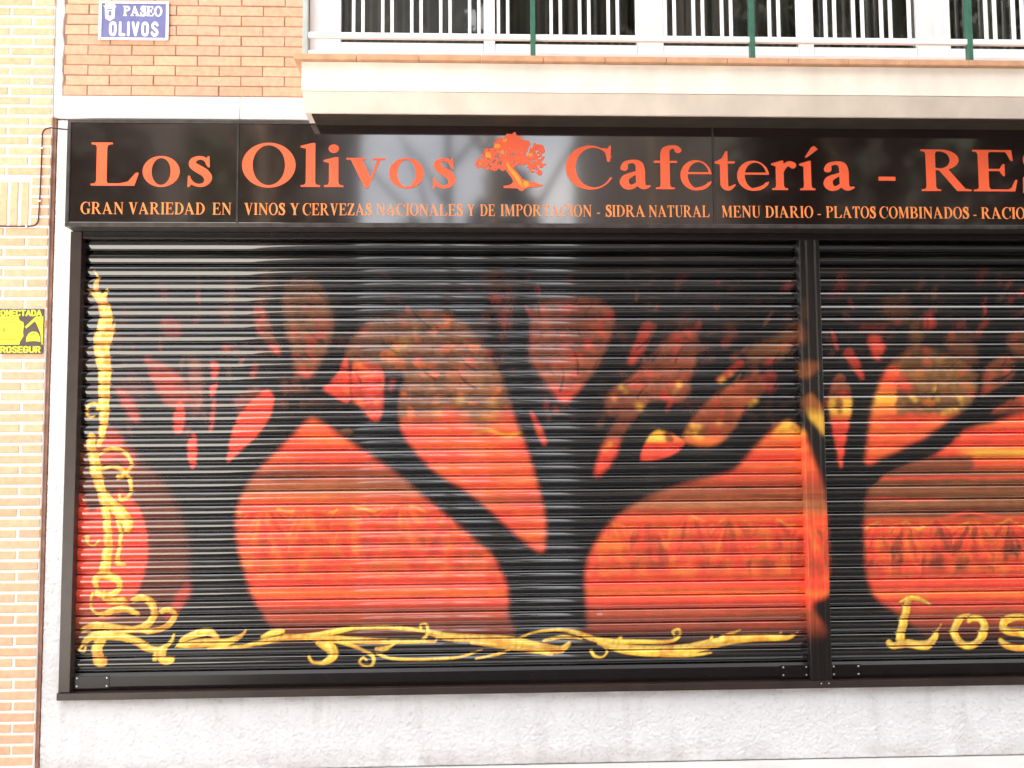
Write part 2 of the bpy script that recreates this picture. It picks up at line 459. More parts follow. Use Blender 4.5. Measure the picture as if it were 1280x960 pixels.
# ------------------------------------------------------------------ balcony railing
rl = thing("balcony_railing", "white paired bar balcony railing with green posts on the cream slab", "railing", loc=(0, 0, 3.806))
posts = [-.875, .343, 1.538, 2.746, 3.95]
def child(mb, name, mat, parent):
    o = mb.build(name, mat, parent)
    o.matrix_parent_inverse = Matrix.Translation(-Vector(parent.location))
    return o
for i, px in enumerate(posts):
    child(MB().box(px - .013, px + .013, -.385, -.345, 3.807, 4.75, .003).box(px - .03, px + .03, -.40, -.33, 3.807, 3.812), "post", M['grey_green'] if i == 0 else M['green_paint'], rl)
proto = None
for a, b in zip(posts, posts[1:]):
    child(MB().box(a + .0135, b - .0135, -.378, -.352, 3.918, 3.948, .003), "rail", M['white_paint'], rl)
    child(MB().box(a + .0135, b - .0135, -.378, -.352, 4.70, 4.73, .003), "rail", M['white_paint'], rl)
    x = a + .100
    while x < b - .06:
        for d in (0, .050):
            if x + d > b - .02: continue
            if proto is None:
                proto = child(MB().box(-.0085, .0085, -.374, -.356, 3.9485, 4.6995, .002), "baluster", M['white_paint'], rl)
                q = proto
            else:
                q = proto.copy(); link(q, rl); q.matrix_parent_inverse = proto.matrix_parent_inverse.copy()
            q.location = (x + d, 0, 0)
        x += .1555

# ------------------------------------------------------------------ lettering engine: distance fields -> outlines -> thin plates
def s_rect(X, Y, x0, y0, x1, y1):
    dx = np.maximum(x0 - X, X - x1); dy = np.maximum(y0 - Y, Y - y1)
    return np.maximum(dx, dy)
def s_ell(X, Y, cx, cy, a, b): return (np.sqrt(((X - cx) / a) ** 2 + ((Y - cy) / b) ** 2) - 1) * min(a, b)
def s_poly(X, Y, P):
    d = np.full(X.shape, 1e9); ins = np.zeros(X.shape, bool); n = len(P)
    for i in range(n):
        ax, ay = P[i]; bx, by = P[(i + 1) % n]
        ex, ey = bx - ax, by - ay
        t = np.clip(((X - ax) * ex + (Y - ay) * ey) / (ex * ex + ey * ey + 1e-12), 0, 1)
        d = np.minimum(d, (X - ax - t * ex) ** 2 + (Y - ay - t * ey) ** 2)
        if ay != by:
            c_ = ((ay > Y) != (by > Y)) & (X < (bx - ax) * (Y - ay) / (by - ay) + ax)
            ins ^= c_
    d = np.sqrt(d)
    return np.where(ins, -d, d)
def crom(P, n=8, closed=False):
    P = np.array(P, float); m = len(P); out = []
    rng = range(m if closed else m - 1)
    for i in rng:
        if closed: p0, p1, p2, p3 = P[(i - 1) % m], P[i], P[(i + 1) % m], P[(i + 2) % m]
        else: p0, p1, p2, p3 = P[max(i - 1, 0)], P[i], P[i + 1], P[min(i + 2, m - 1)]
        for k in range(n):
            t = k / n
            out.append(.5 * (2 * p1 + (p2 - p0) * t + (2 * p0 - 5 * p1 + 4 * p2 - p3) * t * t + (3 * p1 - p0 - 3 * p2 + p3) * t ** 3))
    if not closed: out.append(P[-1])
    return np.array(out)
def s_stroke(X, Y, P, n=10):
    d = np.full(X.shape, 1e9)
    for x, y, r in crom(P, n): d = np.minimum(d, np.hypot(X - x, Y - y) - max(r, .002))
    return d

ST, HR, SF = .17, .05, .09
def g_stem(X, Y, x0, y0=0, y1=1, top=True, bot=True, w=ST, s=SF):
    d = s_rect(X, Y, x0, y0, x0 + w, y1)
    for on, y, sg in ((bot, y0, 1), (top, y1, -1)):
        if not on: continue
        ya, yb = (y, y + .042) if sg > 0 else (y - .042, y)
        d = np.minimum(d, s_rect(X, Y, x0 - s, ya, x0 + w + s, yb))
        k = y + sg * .042
        d = np.minimum(d, s_poly(X, Y, [(x0 - s * .55, k), (x0 - s * .15, k + sg * .02), (x0, k + sg * .07), (x0 + w, k + sg * .07), (x0 + w + s * .15, k + sg * .02), (x0 + w + s * .55, k)]))
    return d
U = lambda *a: np.minimum.reduce(a)
def glyph(ch, X, Y):
    rect = lambda *a: s_rect(X, Y, *a); ell = lambda *a: s_ell(X, Y, *a); poly = lambda *P: s_poly(X, Y, P); st = lambda *P: s_stroke(X, Y, P)
    stem = lambda *a, **k: g_stem(X, Y, *a, **k)
    if ch == 'L': return U(stem(.1), rect(.1, 0, .72, .05), poly((.46, .045), (.62, .09), (.75, .30), (.80, .30), (.73, 0), (.46, 0)))
    if ch == 'O': return np.maximum(ell(.42, .5, .42, .525), -ell(.42, .5, .255, .47))
    if ch == 'o': return np.maximum(ell(.3, .335, .3, .36), -ell(.3, .335, .155, .315))
    if ch in 'CG':
        d = np.maximum(ell(.44, .5, .44, .525), -ell(.505, .5, .33, .47))
        d = np.maximum(d, -poly((.52, .5), (.72, .74), (1.3, .74), (1.3, .25), (.78, .27)))
        d = U(d, poly((.75, .64), (.80, .64), (.82, 1.02), (.785, 1.02), (.755, .95), (.66, .97), (.72, .84)))
        if ch == 'G': d = U(d, rect(.62, .05, .79, .40), rect(.53, .39, .88, .432))
        return d
    if ch == 's' or ch == 'S':
        k = 1 if ch == 's' else 1.47; kx = 1 if ch == 's' else 1.22
        P = [(.42, .50, .03), (.37, .62, .04), (.25, .66, .04), (.13, .60, .06), (.12, .49, .08), (.23, .40, .09), (.36, .31, .09), (.43, .19, .08), (.38, .06, .05), (.26, .015, .035), (.13, .06, .035), (.05, .17, .03)]
        d = s_stroke(X / kx, Y / k, P)
        return U(d, s_poly(X / kx, Y / k, [(.42, .44), (.46, .44), (.45, .70), (.42, .70), (.38, .62)]), s_poly(X / kx, Y / k, [(.015, -.02), (.05, -.02), (.1, .05), (.065, .24), (.025, .24)]))
    if ch == 'a':
        return U(st((.10, .50, .07), (.13, .61, .05), (.26, .655, .04), (.37, .60, .07), (.40, .45, .085), (.40, .25, .085), (.41, .12, .08), (.47, .045, .05), (.57, .07, .022)),
                 st((.38, .41, .03), (.26, .355, .045), (.13, .27, .07), (.10, .16, .085), (.15, .06, .07), (.25, .055, .05), (.37, .15, .035)))
    if ch == 'e':
        d = np.maximum(ell(.29, .335, .29, .36), -ell(.335, .335, .2, .315))
        d = np.maximum(d, -poly((.30, .36), (.8, .36), (.8, .16), (.52, .17), (.40, .25)))
        return U(d, rect(.12, .36, .55, .41), st((.30, .01, .035), (.42, .04, .04), (.52, .12, .03), (.56, .18, .015)))
    if ch == 'f': return U(stem(.12, y1=.82, top=False), st((.205, .80, .085), (.22, .93, .075), (.31, 1.0, .045), (.40, 1.0, .045), (.45, .93, .065)), rect(0, .625, .43, .675))
    if ch == 't': return U(rect(.12, .12, .29, .65), poly((.12, .6), (.29, .6), (.29, .92), (.25, .92), (.16, .74), (0, .655), (0, .625)), rect(0, .625, .45, .675), st((.205, .13, .085), (.24, .05, .06), (.33, .03, .045), (.44, .11, .02)))
    if ch in 'rií1':
        d = U(stem(.1, y1=.64, top=False), poly((.0, .63), (.0, .595), (.10, .565), (.27, .6), (.27, .70), (.22, .70)))
        if ch == 'r': d = U(d, st((.25, .45, .03), (.31, .58, .05), (.40, .63, .06), (.48, .59, .075)))
        if ch == 'i': d = U(d, ell(.185, .90, .095, .10))
        if ch == 'í': d = U(d, poly((.13, .78), (.18, .78), (.44, .98), (.36, 1.06), (.29, 1.03)))
        return d
    if ch == 'l': return U(stem(.1, y1=.95, top=False), poly((.0, .96), (.0, .925), (.10, .90), (.27, .9), (.27, 1.03), (.22, 1.03)))
    if ch == 'v': return U(poly((.05, .66), (.24, .66), (.385, .22), (.50, .66), (.555, .66), (.345, -.02), (.29, -.02)), rect(-.02, .645, .30, .685), rect(.42, .645, .63, .685))
    if ch in 'RPB':
        bowl = np.maximum(np.maximum(ell(.37, .75, .33, .25), -ell(.35, .75, .19, .205)), .27 - X)
        d = U(stem(.1), rect(.2, .955, .38, 1.0), rect(.2, .5, .38, .545), bowl)
        if ch == 'R': d = U(d, poly((.32, .53), (.50, .53), (.80, .06), (.92, .035), (.92, 0), (.66, 0)))
        if ch == 'B':
            b2 = np.maximum(np.maximum(ell(.40, .265, .36, .265), -ell(.38, .265, .21, .215)), .27 - X)
            d = U(d, b2, rect(.2, 0, .4, .045))
        return d
    if ch == 'E': return U(stem(.1), rect(.1, .952, .66, 1), poly((.55, .98), (.67, 1), (.69, .74), (.655, .74), (.60, .90)), rect(.2, .49, .52, .54), poly((.46, .54), (.515, .66), (.545, .66), (.545, .37), (.515, .37), (.46, .49)), rect(.1, 0, .70, .048), poly((.56, .02), (.66, .1), (.72, .28), (.755, .28), (.71, 0)))
    if ch == 'F': return U(stem(.1), rect(.1, .952, .66, 1), rect(.2, .49, .52, .54))
    if ch == 'A': return U(poly((.32, .93), (.43, 1.03), (.86, .02), (.66, .02), (.36, .78)), poly((.36, .93), (.42, .93), (.16, .02), (.09, .02)), rect(.2, .30, .62, .352), rect(0, 0, .27, .04), rect(.56, 0, .95, .04))
    if ch == 'N': return U(rect(.13, 0, .19, .98), rect(.74, 0, .80, 1), poly((.04, 1), (.26, 1), (.80, .18), (.80, -.03), (.74, -.03)), rect(.02, 0, .30, .04), rect(.63, .96, .91, 1))
    if ch == 'V': return U(poly((.08, .98), (.28, .98), (.50, .28), (.44, -.03), (.40, -.03)), poly((.66, .98), (.73, .98), (.46, -.03), (.42, .05)), rect(0, .96, .37, 1), rect(.56, .96, .84, 1))
    if ch == 'I': return stem(.1)
    if ch == 'D': return U(stem(.1), np.maximum(np.maximum(ell(.34, .5, .48, .5), -ell(.32, .5, .32, .452)), .27 - X), rect(.2, .955, .36, 1), rect(.2, 0, .36, .045))
    if ch == 'Y': return U(g_stem(X, Y, .34, 0, .5, False, True), poly((.08, .98), (.28, .98), (.47, .56), (.51, .40), (.34, .40)), poly((.64, .98), (.72, .98), (.50, .42), (.44, .5)), rect(0, .96, .37, 1), rect(.55, .96, .84, 1))
    if ch == 'Z': return U(rect(.06, .952, .70, 1), rect(.02, 0, .72, .048), poly((.50, .97), (.71, .97), (.24, .03), (.03, .03)), poly((.05, 1), (.04, .74), (.075, .74), (.2, .96)), poly((.55, .03), (.69, .28), (.725, .28), (.72, 0)))
    if ch == 'T': return U(g_stem(X, Y, .27, 0, 1, False, True), rect(.02, .952, .70, 1), poly((.02, 1), (.0, .74), (.035, .74), (.15, .96)), poly((.70, 1), (.72, .74), (.685, .74), (.57, .96)))
    if ch == 'M': return U(rect(.12, 0, .18, .98), poly((.03, 1), (.25, 1), (.52, .22), (.46, -.02)), poly((.46, -.02), (.52, .15), (.84, 1), (.76, 1)), rect(.76, 0, .93, 1), rect(.02, 0, .29, .04), rect(.68, 0, 1.02, .04), rect(.8, .96, 1.02, 1))
    if ch == 'U': return U(rect(.1, .3, .27, 1), rect(.66, .3, .72, 1), np.maximum(np.maximum(ell(.41, .32, .31, .345), -ell(.465, .33, .215, .295)), Y - .34), rect(0, .96, .37, 1), rect(.56, .96, .82, 1))
    if ch == '-': return rect(.04, .24, .44, .335)
    raise KeyError(ch)
WID = dict(L=.8, O=.84, o=.6, C=.84, G=.90, s=.5, S=.58, a=.58, e=.58, f=.50, t=.46, r=.55, i=.36, l=.36, v=.61, R=.92, P=.72, B=.78, E=.76, F=.7, A=.95, N=.92, V=.84, I=.36, D=.84, Y=.84, Z=.75, T=.74, M=1.04, U=.82)
WID['í'] = .44; WID['-'] = .48

def sans(ch, X, Y, r=.1):
    st = lambda *P: s_stroke(X, Y, [(a, b, r) for a, b in P], 12)
    ln = lambda a, b: s_stroke(X, Y, [(*a, r), (*b, r)], 24)
    lo, hi = r, 1 - r
    if ch == 'O': return st((.3, hi), (.14, .82), (.1, .5), (.14, .18), (.3, lo), (.46, .18), (.5, .5), (.46, .82), (.3, hi))
    if ch in 'CG':
        d = st((.5, .75), (.42, .88), (.3, hi), (.16, .84), (.1, .5), (.16, .16), (.3, lo), (.43, .13), (.5, .27))
        return d if ch == 'C' else U(d, ln((.5, .27), (.5, .45)), ln((.36, .45), (.5, .45)))
    if ch == 'L': return U(ln((.1, lo), (.1, hi)), ln((.1, lo), (.42, lo)))
    if ch == 'I': return ln((.1, lo), (.1, hi))
    if ch == 'V': return U(ln((.08, hi), (.28, lo)), ln((.48, hi), (.28, lo)))
    if ch == 'S': return st((.48, .78), (.38, .9), (.24, .9), (.12, .78), (.14, .62), (.3, .5), (.46, .38), (.48, .22), (.36, .1), (.2, .1), (.08, .24))
    if ch == 'N': return U(ln((.1, lo), (.1, hi)), ln((.1, hi), (.5, lo)), ln((.5, lo), (.5, hi)))
    if ch == 'E': return U(ln((.1, lo), (.1, hi)), ln((.1, lo), (.44, lo)), ln((.1, .5), (.38, .5)), ln((.1, hi), (.44, hi)))
    if ch == 'T': return U(ln((.28, lo), (.28, hi)), ln((.06, hi), (.5, hi)))
    if ch == 'A': return U(ln((.06, lo), (.3, hi)), ln((.54, lo), (.3, hi)), ln((.16, .34), (.44, .34)))
    if ch == 'D': return U(ln((.1, lo), (.1, hi)), st((.1, hi), (.3, hi), (.48, .76), (.5, .5), (.48, .24), (.3, lo), (.1, lo)))
    if ch in 'PR':
        d = U(ln((.1, lo), (.1, hi)), st((.1, hi), (.3, hi), (.47, .82), (.47, .6), (.3, .46), (.1, .46)))
        return d if ch == 'P' else U(d, ln((.3, .46), (.5, lo)))
    if ch == 'U': return U(st((.1, hi), (.1, .35), (.16, .16), (.3, lo), (.44, .16), (.5, .35), (.5, hi)))
    raise KeyError(ch)
SWID = dict(O=.6, C=.58, G=.6, L=.48, I=.2, V=.56, S=.56, N=.6, E=.5, T=.56, A=.6, D=.6, P=.56, R=.58, U=.6)

def contours(D, x0, y0, h):
    """closed zero outlines of a sampled field (marching squares)"""
    ins = D < 0
    c = ins[:-1, :-1] * 1 + ins[:-1, 1:] * 2 + ins[1:, 1:] * 4 + ins[1:, :-1] * 8
    jj, ii = np.nonzero((c > 0) & (c < 15))
    def pt(e):
        k, j, i = e
        if k == 0: a, b = D[j, i], D[j, i + 1]; t = a / (a - b); return (x0 + (i + t) * h, y0 + j * h)
        a, b = D[j, i], D[j + 1, i]; t = a / (a - b); return (x0 + i * h, y0 + (j + t) * h)
    TB = {1: [(3, 0)], 2: [(0, 1)], 3: [(3, 1)], 4: [(1, 2)], 5: [(3, 0), (1, 2)], 6: [(0, 2)], 7: [(3, 2)], 8: [(2, 3)], 9: [(2, 0)], 10: [(0, 1), (2, 3)], 11: [(2, 1)], 12: [(1, 3)], 13: [(1, 0)], 14: [(0, 3)]}
    nx = {}
    for j, i in zip(jj, ii):
        E = [(0, j, i), (1, j, i + 1), (0, j + 1, i), (1, j, i)]
        for a, b in TB[int(c[j, i])]: nx[E[a]] = E[b]
    loops = []
    while nx:
        s, e = nx.popitem(); L = [s]
        while e != s and e in nx: L.append(e); e = nx.pop(e)
        if len(L) > 3: loops.append([pt(e) for e in L])
    return loops
def simplify(L, eps):
    L = np.array(L); n = len(L)
    def rdp(a, b):
        if b - a < 2: return []
        p, q = L[a], L[b]; d = q - p; m = np.hypot(*d) + 1e-12
        r = L[a + 1:b] - p
        dist = np.abs(r[:, 0] * d[1] - r[:, 1] * d[0]) / m if m > 1e-9 else np.hypot(r[:, 0], r[:, 1])
        k = int(dist.argmax())
        if dist[k] < eps: return []
        k += a + 1
        return rdp(a, k) + [k] + rdp(k, b)
    h = n // 2
    L2 = np.vstack([L, L[:1]])
    L = L2
    idx = [0] + rdp(0, h) + [h] + rdp(h, n)
    return [tuple(L2[i]) for i in idx]
def field(fn, x0, x1, y0, y1, h):
    X, Y = np.meshgrid(np.arange(x0, x1 + h, h), np.arange(y0, y1 + h, h))
    D = fn(X, Y)
    D[D == 0] = 1e-6
    return [l for l in (simplify(q, h * .12) for q in contours(D, x0, y0, h)) if len(l) >= 3]
_gc = {}
def glyph_loops(ch, h=1 / 64, bold=0.0, fnt='serif'):
    k = (ch, h, bold, fnt)
    if k not in _gc:
        w = (WID if fnt == 'serif' else SWID)[ch]
        if fnt == 'serif': _gc[k] = field(lambda X, Y: glyph(ch, X, Y) - bold, -.12, w + .12, -.1, 1.15, h)
        else: _gc[k] = field(lambda X, Y: sans(ch, X, Y, bold), -.1, w + .1, -.1, 1.1, h)
    return _gc[k]
class Plate:
    """collects flat outlines and builds them as thin raised plates on a wall facing -y"""
    def __init__(s): s.V = []; s.F = []
    def add(s, loops, tx, y_back, thick):
        if not loops: return
        pl = [[Vector((*tx(*p), 0)) for p in L] for L in loops]
        fl = [v for L in pl for v in L]; n = len(fl); b = len(s.V)
        ed = []; o = 0
        for L in pl:
            m = len(L); ed += [(o + i, o + (i + 1) % m) for i in range(m)]; o += m
        cv, ce, cf, ov, oe, of = delaunay_2d_cdt([Vector((v.x, v.y)) for v in fl], ed, [], 0, 1e-7)
        A = np.array([(v.x, v.y) for v in fl]); Bp = np.array([A[j] for i, j in ed]); A = np.array([A[i] for i, j in ed])
        s.V += [(v.x, y_back - thick, v.y) for v in fl] + [(v.x, y_back, v.y) for v in fl]
        src = [q[0] if len(q) else None for q in ov]
        for t in cf:
            if len(t) != 3 or any(src[k] is None for k in t): continue
            cx = sum(cv[k].x for k in t) / 3; cy = sum(cv[k].y for k in t) / 3
            cr = (A[:, 1] > cy) != (Bp[:, 1] > cy)
            with np.errstate(divide='ignore', invalid='ignore'):
                xi = A[:, 0] + (cy - A[:, 1]) / (Bp[:, 1] - A[:, 1]) * (Bp[:, 0] - A[:, 0])
            if np.count_nonzero(cr & (xi > cx)) % 2: s.F.append(tuple(b + src[k] for k in t))
        o = 0
        for L in pl:
            m = len(L)
            for i in range(m):
                i2 = (i + 1) % m
                s.F.append((b + o + i, b + o + i2, b + n + o + i2, b + n + o + i))
            o += m
    def build(s, name, mat, parent=None):
        ob = mesh_obj(name, s.V, s.F, mat, parent)
        bm = bmesh.new(); bm.from_mesh(ob.data); bmesh.ops.recalc_face_normals(bm, faces=bm.faces); bm.to_mesh(ob.data); bm.free()
        return ob
def word(plate, text, x0, x1, base, cap, y, thick, h=1 / 64, bold=0.0, fnt='serif', track=.06):
    W = WID if fnt == 'serif' else SWID
    tot = sum(W[c] for c in text) + track * (len(text) - 1)
    k = (x1 - x0) / tot; x = 0
    for c in text:
        ox = x0 + x * k; bz = base(ox) if callable(base) else base
        plate.add(glyph_loops(c, h, bold, fnt), lambda a, b, ox=ox, bz=bz: (ox + a * k, bz + b * cap), y, thick)
        x += W[c] + track

# ------------------------------------------------------------------ fascia sign
SY = -.14
fs = thing("fascia_sign", "long black fascia sign with orange serif lettering and a small orange tree, over the shutters", "sign")
pan = [(-2.183, -1.281), (-1.272, 1.363), (1.372, 4.01)]
for a, b in pan:
    MB().box(a, b, SY, SY + .012, 2.968, 3.523, .002).build("panel", M['panel'], fs)
fm = MB()
fm.box(-2.204, 4.03, SY - .005, .0, 3.524, 3.543, .003).box(-2.204, 4.03, SY - .005, .0, 2.944, 2.967, .003)
fm.box(-2.204, -2.184, SY - .0045, -.001, 2.9675, 3.5235, .003)
for x in (-1.2765, 1.3675, 4.02): fm.box(x - .004, x + .004, SY - .004, SY + .012, 2.9675, 3.5235, .001)
fm.box(-2.18, 4.03, -.10, -.005, 2.97, 3.52)
fm.build("sign_frame", M['sign_edge'], fs)
bigb = lambda x: 3.172 - .010 * (x + 1.95) / 4.63
smb = lambda x: 3.014 - .010 * (x + 2.03) / 5.03
for a, b, chs in [(None, None, [('L', -2.0742, -1.8116), ('o', -1.7922, -1.5912), ('s', -1.5523, -1.4179)]),
                  (None, None, [('O', -1.2528, -.9606), ('l', -.9344, -.825), ('i', -.8075, -.6979), ('v', -.676, -.4738), ('o', -.4474, -.2533), ('s', -.2091, -.0808)]),
                  (None, None, [('C', .5354, .7974), ('a', .8333, 1.0086), ('f', 1.0311, 1.1844), ('e', 1.180, 1.3562), ('t', 1.3743, 1.492), ('e', 1.5011, 1.6828), ('r', 1.6964, 1.8375), ('í', 1.8558, 1.965), ('a', 1.9881, 2.1665)]),
                  (None, None, [('-', 2.2994, 2.4143)]),
                  (None, None, [('R', 2.5523, 2.8431), ('E', 2.8524, 3.112), ('S', 3.136, 3.31)])]:
    pl = Plate()
    for c, x0, x1 in chs: word(pl, c, x0, x1, bigb, .240, SY, .004, h=1 / 90)
    pl.build("lettering", M['letter'], fs)
for w, x0, x1 in [("GRAN", -2.1214, -1.8897), ("VARIEDAD", -1.8639, -1.4515), ("EN", -1.4109, -1.3069), ("VINOS", -1.2387, -1.0174), ("Y", -.9895, -.9372), ("CERVEZAS", -.9197, -.5435), ("NACIONALES", -.5172, -.0414), ("Y", -.0171, .0293), ("DE", .0559, .1401), ("IMPORTACION", .1693, .6786), ("-", .7054, .726), ("SIDRA", .7546, .9787), ("NATURAL", .9967, 1.341), ("MENU", 1.4088, 1.6283), ("DIARIO", 1.6555, 1.9281), ("-", 1.9509, 1.9736), ("PLATOS", 2.001, 2.2842), ("COMBINADOS", 2.3071, 2.8195), ("-", 2.8449, 2.8657), ("RACIO", 2.8911, 3.1456)]:
    pl = Plate(); word(pl, w, x0, x1, smb, .066, SY, .003, h=1 / 40, bold=-.004); pl.build("small_lettering", M['letter_small'], fs)
# tree emblem (outline in sheet units, 1 unit = 4.45 mm)
def tree_field(X, Y):
    d = np.full(X.shape, 1e9)
    for x, y, r in [(641, 174, 12), (628, 180, 11), (652, 183, 13), (640, 187, 14), (612, 191, 10), (600, 201, 5.5), (618, 201, 9), (609, 203, 6), (632, 198, 10), (650, 195, 9), (673, 184, 8.5), (671, 193, 9), (676, 201, 5.5), (668, 205, 7), (674, 213, 3.5), (627, 204, 6), (661, 197, 4), (656, 199, 3)]:
        d = np.minimum(d, np.hypot(X - x, Y - y) - r)
    d = d + (fbm(X / 3.2, Y / 3.2, 77, 3) - .5) * 6
    hole = (fbm(X / 2.6, Y / 2.6, 91, 2) - .66) * 9 - np.clip((190 - Y) / 8, 0, 2); d = np.maximum(d, hole)
    ch = s_stroke(X, Y, [(664, 177, .8), (661, 184, 1.1), (659, 191, .9)]); d = np.maximum(d, -ch)
    t = s_stroke(X, Y, [(633, 199, 4), (637, 208, 4.6), (644, 217, 5), (649, 226, 6), (652, 231, 5)])
    br = s_stroke(X, Y, [(640, 206, 2), (648, 200, 2), (658, 199, 2.2), (668, 205, 2)])
    ro = s_poly(X, Y, [(629, 230), (637, 228.5), (640, 226.5), (643, 222), (648, 220), (657, 222), (662, 225), (668, 224), (673, 227), (680, 229), (672, 231), (662, 231.5), (658, 233), (630, 232.5)])
    return U(d, t, br, ro)
tx = lambda a, b: (.0256 + (a - 593) * .004448, 3.1665 + (232.8 - b) * .00447)
pl = Plate(); pl.add(field(tree_field, 588, 686, 154, 236, .55), tx, SY, .004); pl.build("tree_emblem", M['letter'], fs)
def amber_field(X, Y):
    d = np.full(X.shape, 1e9)
    for x, y, r in [(622, 179, 3.4), (631, 173, 2.4), (610, 190, 3.6), (629, 187, 2), (600, 201, 1.6), (663, 191, 2.4), (613, 194, 2), (657, 227, 3.2)]:
        d = np.minimum(d, np.hypot(X - x, Y - y) - r)
    d = d + (fbm(X / 3, Y / 3, 41, 3) - .5) * 5
    return U(d, s_stroke(X, Y, [(634, 201, 1.2), (638, 209, 2), (645, 217, 2.4), (650, 226, 2), (652, 230, 1.2)]))
def inside(p, L):
    c_ = False
    for (ax_, ay), (bx, by) in zip(L, L[1:] + L[:1]):
        if (ay > p[1]) != (by > p[1]) and p[0] < (bx - ax_) * (p[1] - ay) / (by - ay) + ax_: c_ = not c_
    return c_
LS = field(amber_field, 590, 684, 160, 235, .5)
for L in LS:
    if any(inside(L[0], K) for K in LS if K is not L): continue
    pl = Plate(); pl.add([L], tx, SY - .004, .001); pl.build("tree_highlight", M['amber'], fs)

# ------------------------------------------------------------------ street name plaque
sp = thing("street_plaque", "blue enamel street name plaque with white letters on the orange bricks", "street sign")
MB().box(-2.092, -1.705, -.022, -.0135, 4.045, 4.268, .003).build("plate", M['plate_blue'], sp)
MB().box(-2.094, -2.078, -.0262, -.0222, 4.043, 4.270, .001).box(-1.719, -1.703, -.0262, -.0222, 4.043, 4.270, .001).box(-2.0775, -1.7195, -.0258, -.0222, 4.043, 4.057, .001).box(-2.0775, -1.7195, -.0258, -.0222, 4.256, 4.270, .001).build("border", M['plate_white'], sp)
pl = Plate(); word(pl, "PASEO", -1.958, -1.742, 4.186, .055, -.022, .0015, h=1 / 48, bold=.035, track=.10); pl.build("lettering", M['plate_white'], sp)
pl = Plate(); word(pl, "OLIVOS", -2.036, -1.762, 4.066, .086, -.022, .0015, h=1 / 48, bold=.10, fnt='sans', track=.18); pl.build("lettering", M['plate_white'], sp)
def crest(X, Y):
    return U(s_poly(X, Y, [(.14, .95), (.9, .95), (1, 1.02), (.86, .82), (.84, .2), (.5, 0), (.2, .18), (.16, .82), (0, 1.02)]), s_rect(X, Y, .18, .9, .86, 1.08))
pl = Plate(); pl.add(field(crest, -.1, 1.1, -.1, 1.2, .04), lambda a, b: (-2.075 + a * .082, 4.152 + b * .094), -.022, .0015); pl.build("crest", M['crest'], sp)
pl = Plate(); pl.add(field(lambda X, Y: U(s_rect(X, Y, .42, .35, .62, .62), s_rect(X, Y, .3, .7, .7, .76)), -.1, 1.1, -.1, 1.2, .04), lambda a, b: (-2.075 + a * .082, 4.152 + b * .094), -.0235, .001); pl.build("crest_mark", M['plate_blue'], sp)
for x in (-2.083, -1.713):
    for z in (4.051, 4.262): MB().dome((x, -.0264, z), .006, .004).build("screw", M['steel'], sp)

# ------------------------------------------------------------------ alarm notice
an = thing("alarm_notice", "yellow and dark security alarm notice on the pale left brick wall, beside the shutter", "notice")
AX0, AX1, AZ0, AZ1 = -2.62, -2.343, 2.258, 2.508
MB().box(AX0, AX1, -.043, -.0375, AZ0, AZ1, .002).build("board", M['ink'], an)
pl = Plate(); word(pl, "CONECTADA", -2.604, -2.356, 2.466, .036, -.043, .0015, h=1 / 56, bold=.105, fnt='sans', track=.03); pl.build("lettering", M['yellow'], an)
pl = Plate(); word(pl, "PROSEGUR", -2.604, -2.356, 2.263, .038, -.043, .0015, h=1 / 56, bold=.105, fnt='sans', track=.03); pl.build("lettering", M['yellow'], an)
ax = lambda a, b: (-2.60 + a * .00446, 2.505 - (b - 388) * .00446)
pl = Plate()
pl.add([[(-3.8, 397), (27, 397), (28.5, 402), (33, 404), (34, 409), (33, 417), (34, 421), (30, 428), (29, 432), (-3.8, 432)]], ax, -.043, .0012)
pl.add([[(48, 397), (57.2, 397), (57.2, 432), (56, 432), (54, 418), (50, 408), (47, 403), (37, 412), (35, 410), (45, 400)]], ax, -.043, .0012)
pl.add([[(37, 428.5), (37.2, 423), (40, 418), (44, 415.6), (49, 416), (52, 418.5), (53.5, 422), (54.5, 428.5), (48, 427.6), (42, 427.8)]], ax, -.043, .0012)
pl.build("printed_field", M['yellow'], an)
for z in (400.5, 403.5, 425, 428):
    pl = Plate(); x = -1.0
    while x < 24:
        w_ = 1.2 + 1.4 * random.random(); pl.add([[(x, z), (x + w_, z), (x + w_, z + 1.3), (x, z + 1.3)]], ax, -.0442, .0006); x += w_ + .9
    pl.build("small_print", M['red_ink'], an)
for P in ([(8.5, 412), (10, 411), (11.5, 412), (12, 416), (8, 416)], [(45.5, 417), (47.5, 417), (47.5, 420), (45.5, 420)]):
    pl = Plate(); pl.add([P], ax, -.0442, .0006); pl.build("badge_mark", M['red_ink'], an)

# ------------------------------------------------------------------ cable
cbl = thing("cable", "thin dark cable bent down the pale brick wall from the sign end", "cable")
pts = [(-2.205, -.02, 3.522), (-2.26, -.022, 3.524), (-2.31, -.030, 3.527), (-2.335, -.044, 3.526)]
for k in range(7):
    a = R_(90 * k / 6); pts.append((-2.345 - .035 * math.sin(a), -.044, 3.487 + .037 * math.cos(a)))
pts += [(-2.381, -.044, 3.3), (-2.383, -.044, 3.15), (-2.387, -.044, 3.02)]
for k in range(7):
    a = R_(90 * k / 6); pts.append((-2.427 + .04 * math.cos(a), -.044, 3.01 - .042 * math.sin(a)))
pts += [(-2.5, -.044, 2.966), (-2.6, -.044, 2.967), (-2.9, -.044, 2.964), (-3.4, -.044, 2.966), (-3.98, -.044, 2.963)]
MB().tube(pts, .0042, 8).build("cable_run", M['cable'], cbl, True)
for x, z, hz in [(-2.451, 2.967, 1), (-2.382, 3.41, 0), (-2.385, 3.11, 0), (-2.8, 2.964, 1)]:
    a, b = (.005, .009) if hz else (.009, .005)
    MB().box(x - a, x + a, -.050, -.0365, z - b, z + b, .002).build("cable_clip", M['clip'], cbl)

